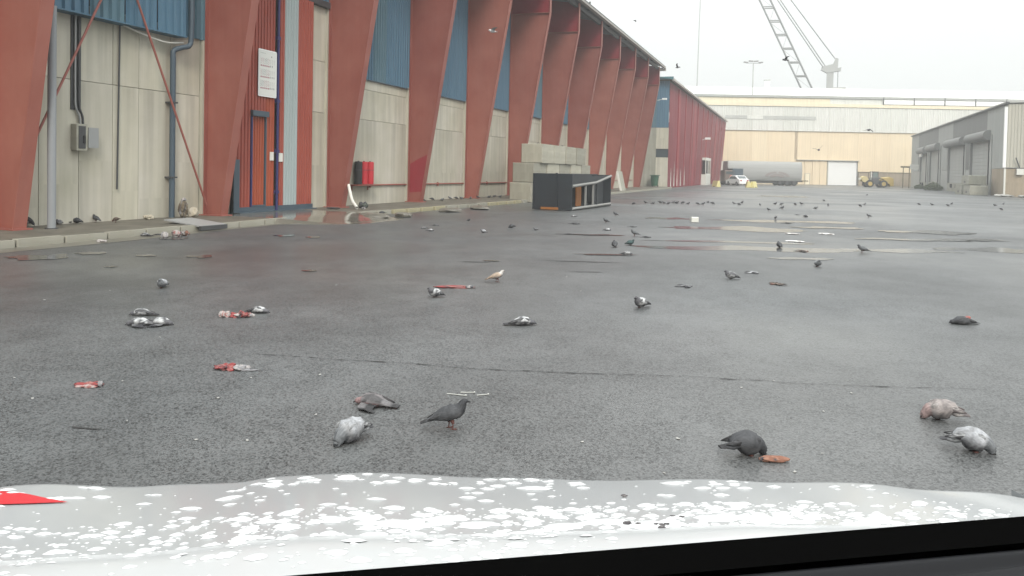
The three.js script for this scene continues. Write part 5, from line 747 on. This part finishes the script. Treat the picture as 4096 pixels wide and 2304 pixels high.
BIRDS.forEach(([x, y, z, hd, pose, col, sc, label, gi], n) => {
  const v = n % 3, dead = pose === 'flat';
  const lab = label;
  const g = thing(dead ? 'bird_remains' : pose === 'fly' ? 'flying_bird' : 'pigeon', lab, dead ? 'bird remains' : 'pigeon', [x, y, z], R(hd), GROUPS[gi]);
  g.scale.set(sc, sc * (pose === 'stand' ? 0.84 : 1), sc);
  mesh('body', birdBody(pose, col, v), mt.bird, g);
  if (pose === 'fly') { const lift = [0.55, -0.35, 0.25][n % 3]; for (const s of [-1, 1]) mesh('wing', openWing(s, col, lift, 0.3, v, false), mt.bird, g); g.rotation.order = 'YXZ'; g.rotation.z = rr(-0.2, 0.3); g.rotation.x = rr(-0.4, 0.4); }
  else if (dead) { for (const s of [-1, 1]) mesh('wing', openWing(s, col, 0, 0.2, v, true), mt.bird, g); }
  else if (pose === 'lie') { mesh('wing', openWing(n % 2 ? 1 : -1, col, 0, 0.17, v, true), mt.bird, g); mesh('wing', foldedWing(n % 2 ? -1 : 1, col, 'lie', v), mt.bird, g); }
  else { for (const s of [-1, 1]) mesh('wing', foldedWing(s, col, pose, v), mt.bird, g); if (pose !== 'sit' && pose !== 'hunch') for (const s of [-1, 1]) mesh('leg', legG, mt.pinkFoot, g, [0.012 + s * 0.012, 0, s * 0.022]); else mesh('foot', legG, mt.pinkFoot, g, [0.03, -0.06, 0.02]).scale.y = 0.7; }
});
{ // birds on the roof edge
  [[-13.2, 12.6, -46.5, 'nearest dark bird perched on the warehouse gutter'], [-13.2, 12.6, -49.6, 'second dark bird perched on the warehouse gutter'], [-13.2, 12.6, -44.8, 'dark bird perched on the gutter at the top frame edge']].forEach(([x, y, z, l], i) => { const g = thing('roof_bird', l, 'pigeon', [x, y, z], R(60 + i * 40), 'birds on the warehouse roof edge'); g.scale.setScalar(1.1); mesh('body', birdBody('stand', 'dark', i), mt.bird, g); for (const s of [-1, 1]) { mesh('wing', foldedWing(s, 'dark', 'stand', i), mt.bird, g); mesh('leg', legG, mt.pinkFoot, g, [0.012, 0, s * 0.022]); } });
}

// ---------- the car the photograph is taken from ----------
{
  const car = thing('car', 'silver white car with a splattered bonnet, seen from its driving seat', 'car', [0, 0, 0], R(28.35));
  const prof = [[-1.1, 1.06], [-0.92, 1.035], [-0.72, 0.998], [-0.48, 0.967], [-0.32, 0.96], [-0.25, 0.967], [-0.1, 0.967], [0.21, 0.948], [0.42, 0.942], [0.73, 0.957], [0.99, 0.985], [1.15, 1.01], [1.3, 1.02]];
  const yF = (s) => { if (s <= prof[0][0]) return prof[0][1]; for (let i = 0; i < prof.length - 1; i++) if (s <= prof[i + 1][0]) { const t = (s - prof[i][0]) / (prof[i + 1][0] - prof[i][0]), e = t * t * (3 - 2 * t); return prof[i][1] + (prof[i + 1][1] - prof[i][1]) * e; } return prof[prof.length - 1][1]; };
  const S0 = -0.82, S1 = 1.16, fF = (s) => 1.60 - 0.12 * s * s - 0.10 * s ** 4, cen = 0.17;
  const bY = (s, f) => { const F = fF(s), w = Math.min(1, Math.max(0, (f - 0.62) / (F - 0.62))), rear = 1.125 - 0.03 * ((s - cen) / 0.99) ** 2; return rear + (yF(s) - rear) * Math.pow(w, 1.5) + 0.008 * Math.exp(-(((s - cen) ** 2 - 0.1) ** 2) / 0.004) * w * (1 - w) * 3; };
  const grid = (u0, u1, nu, fa, nv, fn) => { const pos = [], idx = []; for (let i = 0; i <= nu; i++) for (let j = 0; j <= nv; j++) { const s = u0 + (u1 - u0) * i / nu, q = fn(s, j / nv); pos.push(q[0], q[1], q[2]); } for (let i = 0; i < nu; i++) for (let j = 0; j < nv; j++) { const a = i * (nv + 1) + j, b = a + nv + 1; idx.push(a, a + 1, b, b, a + 1, b + 1); } const g = new THREE.BufferGeometry(); g.setAttribute('position', new THREE.Float32BufferAttribute(pos, 3)); g.setIndex(idx); g.computeVertexNormals(); return g; };
  // bonnet skin rolls over the nose; scuttle behind it
  const bn = mesh('bonnet', grid(S0, S1, 90, 0, 44, (s, v) => { if (v < 0.8) { const f = 1.105 + (fF(s) - 1.105) * v / 0.8; return [s, bY(s, f), -f]; } const t = (v - 0.8) / 0.2, a = t * Math.PI / 2; return [s, bY(s, fF(s)) - 0.09 * (1 - Math.cos(a)) - 0.16 * t * t, -(fF(s) + 0.075 * Math.sin(a))]; }), mt.carPaint, car);
  mesh('scuttle', grid(S0, S1, 60, 0, 16, (s, v) => { const f = 0.62 + 0.478 * v; return [s, bY(s, f) + 0.016 * Math.min(1, (1 - v) * 6) + 0.004, -f]; }), mt.carWhite, car);
  mesh('nose', grid(S0, S1, 40, 0, 6, (s, v) => [s, bY(s, fF(s)) - 0.252 - v * 0.45, -(fF(s) + 0.074 - 0.06 * v)]), mt.carPaint, car);
  for (const [s, d] of [[S0, -1], [S1, 1]]) mesh('wing_panel', grid(0.62, 1, 30, 0, 8, (t, v) => { const f = 0.2 + (fF(s) + 0.05 - 0.2) * (t - 0.62) / 0.38, y = bY(s, Math.max(0.62, Math.min(fF(s), f))); return [s + d * 0.06 * Math.sin(v * Math.PI / 2), y - v * 0.62 * 1 - 0.0, -f]; }), mt.carPaint, car);
  const red = grid(-0.82, -0.572, 20, 0, 6, (s, v) => { const a = [[-0.82, 1.375, 1.47], [-0.708, 1.379, 1.474], [-0.658, 1.383, 1.457], [-0.627, 1.392, 1.441], [-0.572, 1.416, 1.418]]; let f0 = 1.416, f1 = 1.418; for (let i = 0; i < 4; i++) if (s >= a[i][0] && s <= a[i + 1][0]) { const t = (s - a[i][0]) / (a[i + 1][0] - a[i][0]); f0 = a[i][1] + (a[i + 1][1] - a[i][1]) * t; f1 = a[i][2] + (a[i + 1][2] - a[i][2]) * t; } const f = Math.min(f0 + (f1 - f0) * v, fF(s) - 0.004); return [s, bY(s, f) + 0.0022, -f]; });
  mesh('red_marking', red, mt.carRed, bn).userData.label = 'red wedge marking on the left of the bonnet';
  // splashes: low irregular domes
  const gs = []; const put = (s, f, r, e = 1.5) => {
    const n = r > 0.006 ? 22 : 12, pos = [], idx = [], ph = rr(0, 50); const nl = 2;
    const sc = f < 1.1; const Y = (ss, ff) => bY(ss, Math.min(ff, fF(ss) - 0.002)) + (sc && ff < 1.1 ? 0.016 * Math.min(1, (1 - (ff - 0.62) / 0.478) * 6) + 0.004 : 0);
    const hgt = Math.min(0.0035, r * 0.3); pos.push(s, Y(s, f) + hgt + 0.0008, -f);
    for (let l = 1; l <= nl; l++) for (let k = 0; k < n; k++) { const t = k / n * 6.2832, q = (0.55 + 0.95 * fbm(Math.cos(t) * 1.6 + ph, Math.sin(t) * 1.6 + 7, 4, 901)) * r * l / nl, ss = s + Math.cos(t) * q * e, ff = f + Math.sin(t) * q; pos.push(ss, Y(ss, ff) + (l === nl ? 0.0004 : hgt * 0.85 + 0.0006), -ff); }
    for (let k = 0; k < n; k++) { const k2 = (k + 1) % n; idx.push(0, 1 + k, 1 + k2); for (let l = 0; l < nl - 1; l++) { const a = 1 + l * n, b = a + n; idx.push(a + k, b + k, a + k2, a + k2, b + k, b + k2); } }
    const g = new THREE.BufferGeometry(); g.setAttribute('position', new THREE.Float32BufferAttribute(pos, 3)); g.setIndex(idx); g.computeVertexNormals(); gs.push(g);
  };
  const field = (n, s0, s1, f0, f1, rmin, rmax, pw = 2.5, e = 1.4) => { for (let i = 0; i < n; i++) { const s = rr(s0, s1), f = rr(f0, f1), cl = fbm(s * 9 + 30, f * 14 + 30, 3, 911); if (cl < 0.42 && rnd() < 0.75) continue; if (f > fF(s) - 0.012) continue; put(s, f, rmin + (rmax - rmin) * Math.pow(rnd(), pw), e); } };
  field(900, -0.25, 0.8, 1.11, 1.27, 0.0012, 0.012, 3.2);
  field(420, 0.2, 1.05, 1.11, 1.25, 0.0012, 0.011, 3);
  field(300, -0.66, -0.15, 1.1, 1.27, 0.0012, 0.009, 2.6);
  field(330, -0.66, 0.3, 0.93, 1.1, 0.0014, 0.011, 2.8);
  field(170, -0.75, 1.0, 1.27, 1.5, 0.0012, 0.009, 3, 1.9);
  for (let i = 0; i < 150; i++) { const s = rr(-0.78, 1.0), F = fF(s); if (fbm(s * 11 + 3, 4, 2, 921) < 0.45) continue; put(s, F - 0.01 - Math.pow(rnd(), 1.3) * 0.11, rr(0.0015, 0.006 + 0.005 * rnd()), 1.9); }
  for (const [s, f, r] of [[-0.1, 1.53, 0.017], [-0.24, 1.5, 0.013], [-0.165, 1.525, 0.011], [0.26, 1.45, 0.022], [-0.3, 1.42, 0.015], [0.56, 1.5, 0.02], [0.08, 1.2, 0.02], [0.0, 1.17, 0.022], [0.12, 1.16, 0.02], [0.25, 1.14, 0.02], [0.5, 1.15, 0.022], [0.38, 1.13, 0.026], [-0.05, 1.2, 0.018], [0.33, 1.16, 0.018]]) put(s, f, r, 1.5);
  const sp = mesh('splashes', mergeGeometries(gs), mt.splat, bn); sp.userData.kind = 'stuff'; sp.userData.label = 'white splashes covering the bonnet';
  for (const [s, f, r, i] of [[0.40, 1.12, 0.0035, 1], [0.395, 1.105, 0.004, 2], [0.33, 1.07, 0.0045, 3], [0.42, 1.09, 0.003, 4], [0.37, 1.06, 0.0025, 5], [0.41, 1.125, 0.0025, 6], [0.41, 1.35, 0.004, 7], [0.345, 1.066, 0.003, 8], [0.408, 1.098, 0.0025, 9]]) mesh('dirt_clump', lump(r * 1.5, r * 0.5, r, 930 + i, [[0.05, 0.045, 0.05], [0.12, 0.11, 0.11]], 0.8, 6), mt.rag, bn, [s, bY(s, f) + (f < 1.1 ? 0.02 : 0.001), -f]);
  // windscreen base and dashboard, extruded across the car with a slight skew
  const extr = (pts) => grid(-0.85, 1.22, 40, 0, pts.length - 1, (s, v) => { const k = Math.round(v * (pts.length - 1)), [f, y] = pts[k]; return [s, y, -(f + 0.06 * s)]; });
  mesh('windscreen_base', extr([[0.6, 1.14], [0.582, 1.29], [0.578, 1.299], [0.572, 1.300], [0.55, 1.299], [0.54, 1.296]]), mt.frit, car);
  { const pts = [[0.541, 1.290]]; for (let k = 0; k <= 26; k++) { const f = 0.54 - k * 0.0035; pts.push([f, 1.2905 + 0.0035 * Math.sin(k * 0.75) * Math.sin(k * 0.23 + 0.4) - k * 0.00012]); } pts.push([0.4, 1.275], [0.34, 1.25], [0.3, 1.2], [0.28, 1.0], [0.3, 0.7]); mesh('dashboard', grid(-0.85, 1.22, 60, 0, pts.length - 1, (s, v) => { const k = Math.round(v * (pts.length - 1)), [f, y] = pts[k], w = k > 3 && k < 27 ? 1 : 0; return [s, y + w * 0.0012 * Math.sin(s * 9 + k * 0.2), -(f + 0.06 * s + w * 0.012 * Math.sin((s - 0.3) * 4) * Math.min(1, (k - 3) / 8))]; }), mt.dash, car); }
  for (const s of [S0 + 0.04, S1 - 0.04]) mesh('door', boxAt(s - 0.03, s + 0.03, 0.35, 1.1, -0.2, 1.2), mt.carPaint, car);
  mesh('rear_panel', boxAt(S0, S1, 0.35, 1.1, 1.8, 1.86), mt.carPaint, car); mesh('floor_panel', boxAt(S0 + 0.1, S1 - 0.1, 0.3, 0.35, -1.3, 1.8), mt.darkSteel, car);
  for (const s of [S0 + 0.12, S1 - 0.12]) for (const z of [-0.95, 1.45]) wheel(car, s, 0.36, z, 0.36, 0.22, mt.steel, Math.PI / 2);
}
renderer.render(scene, camera);
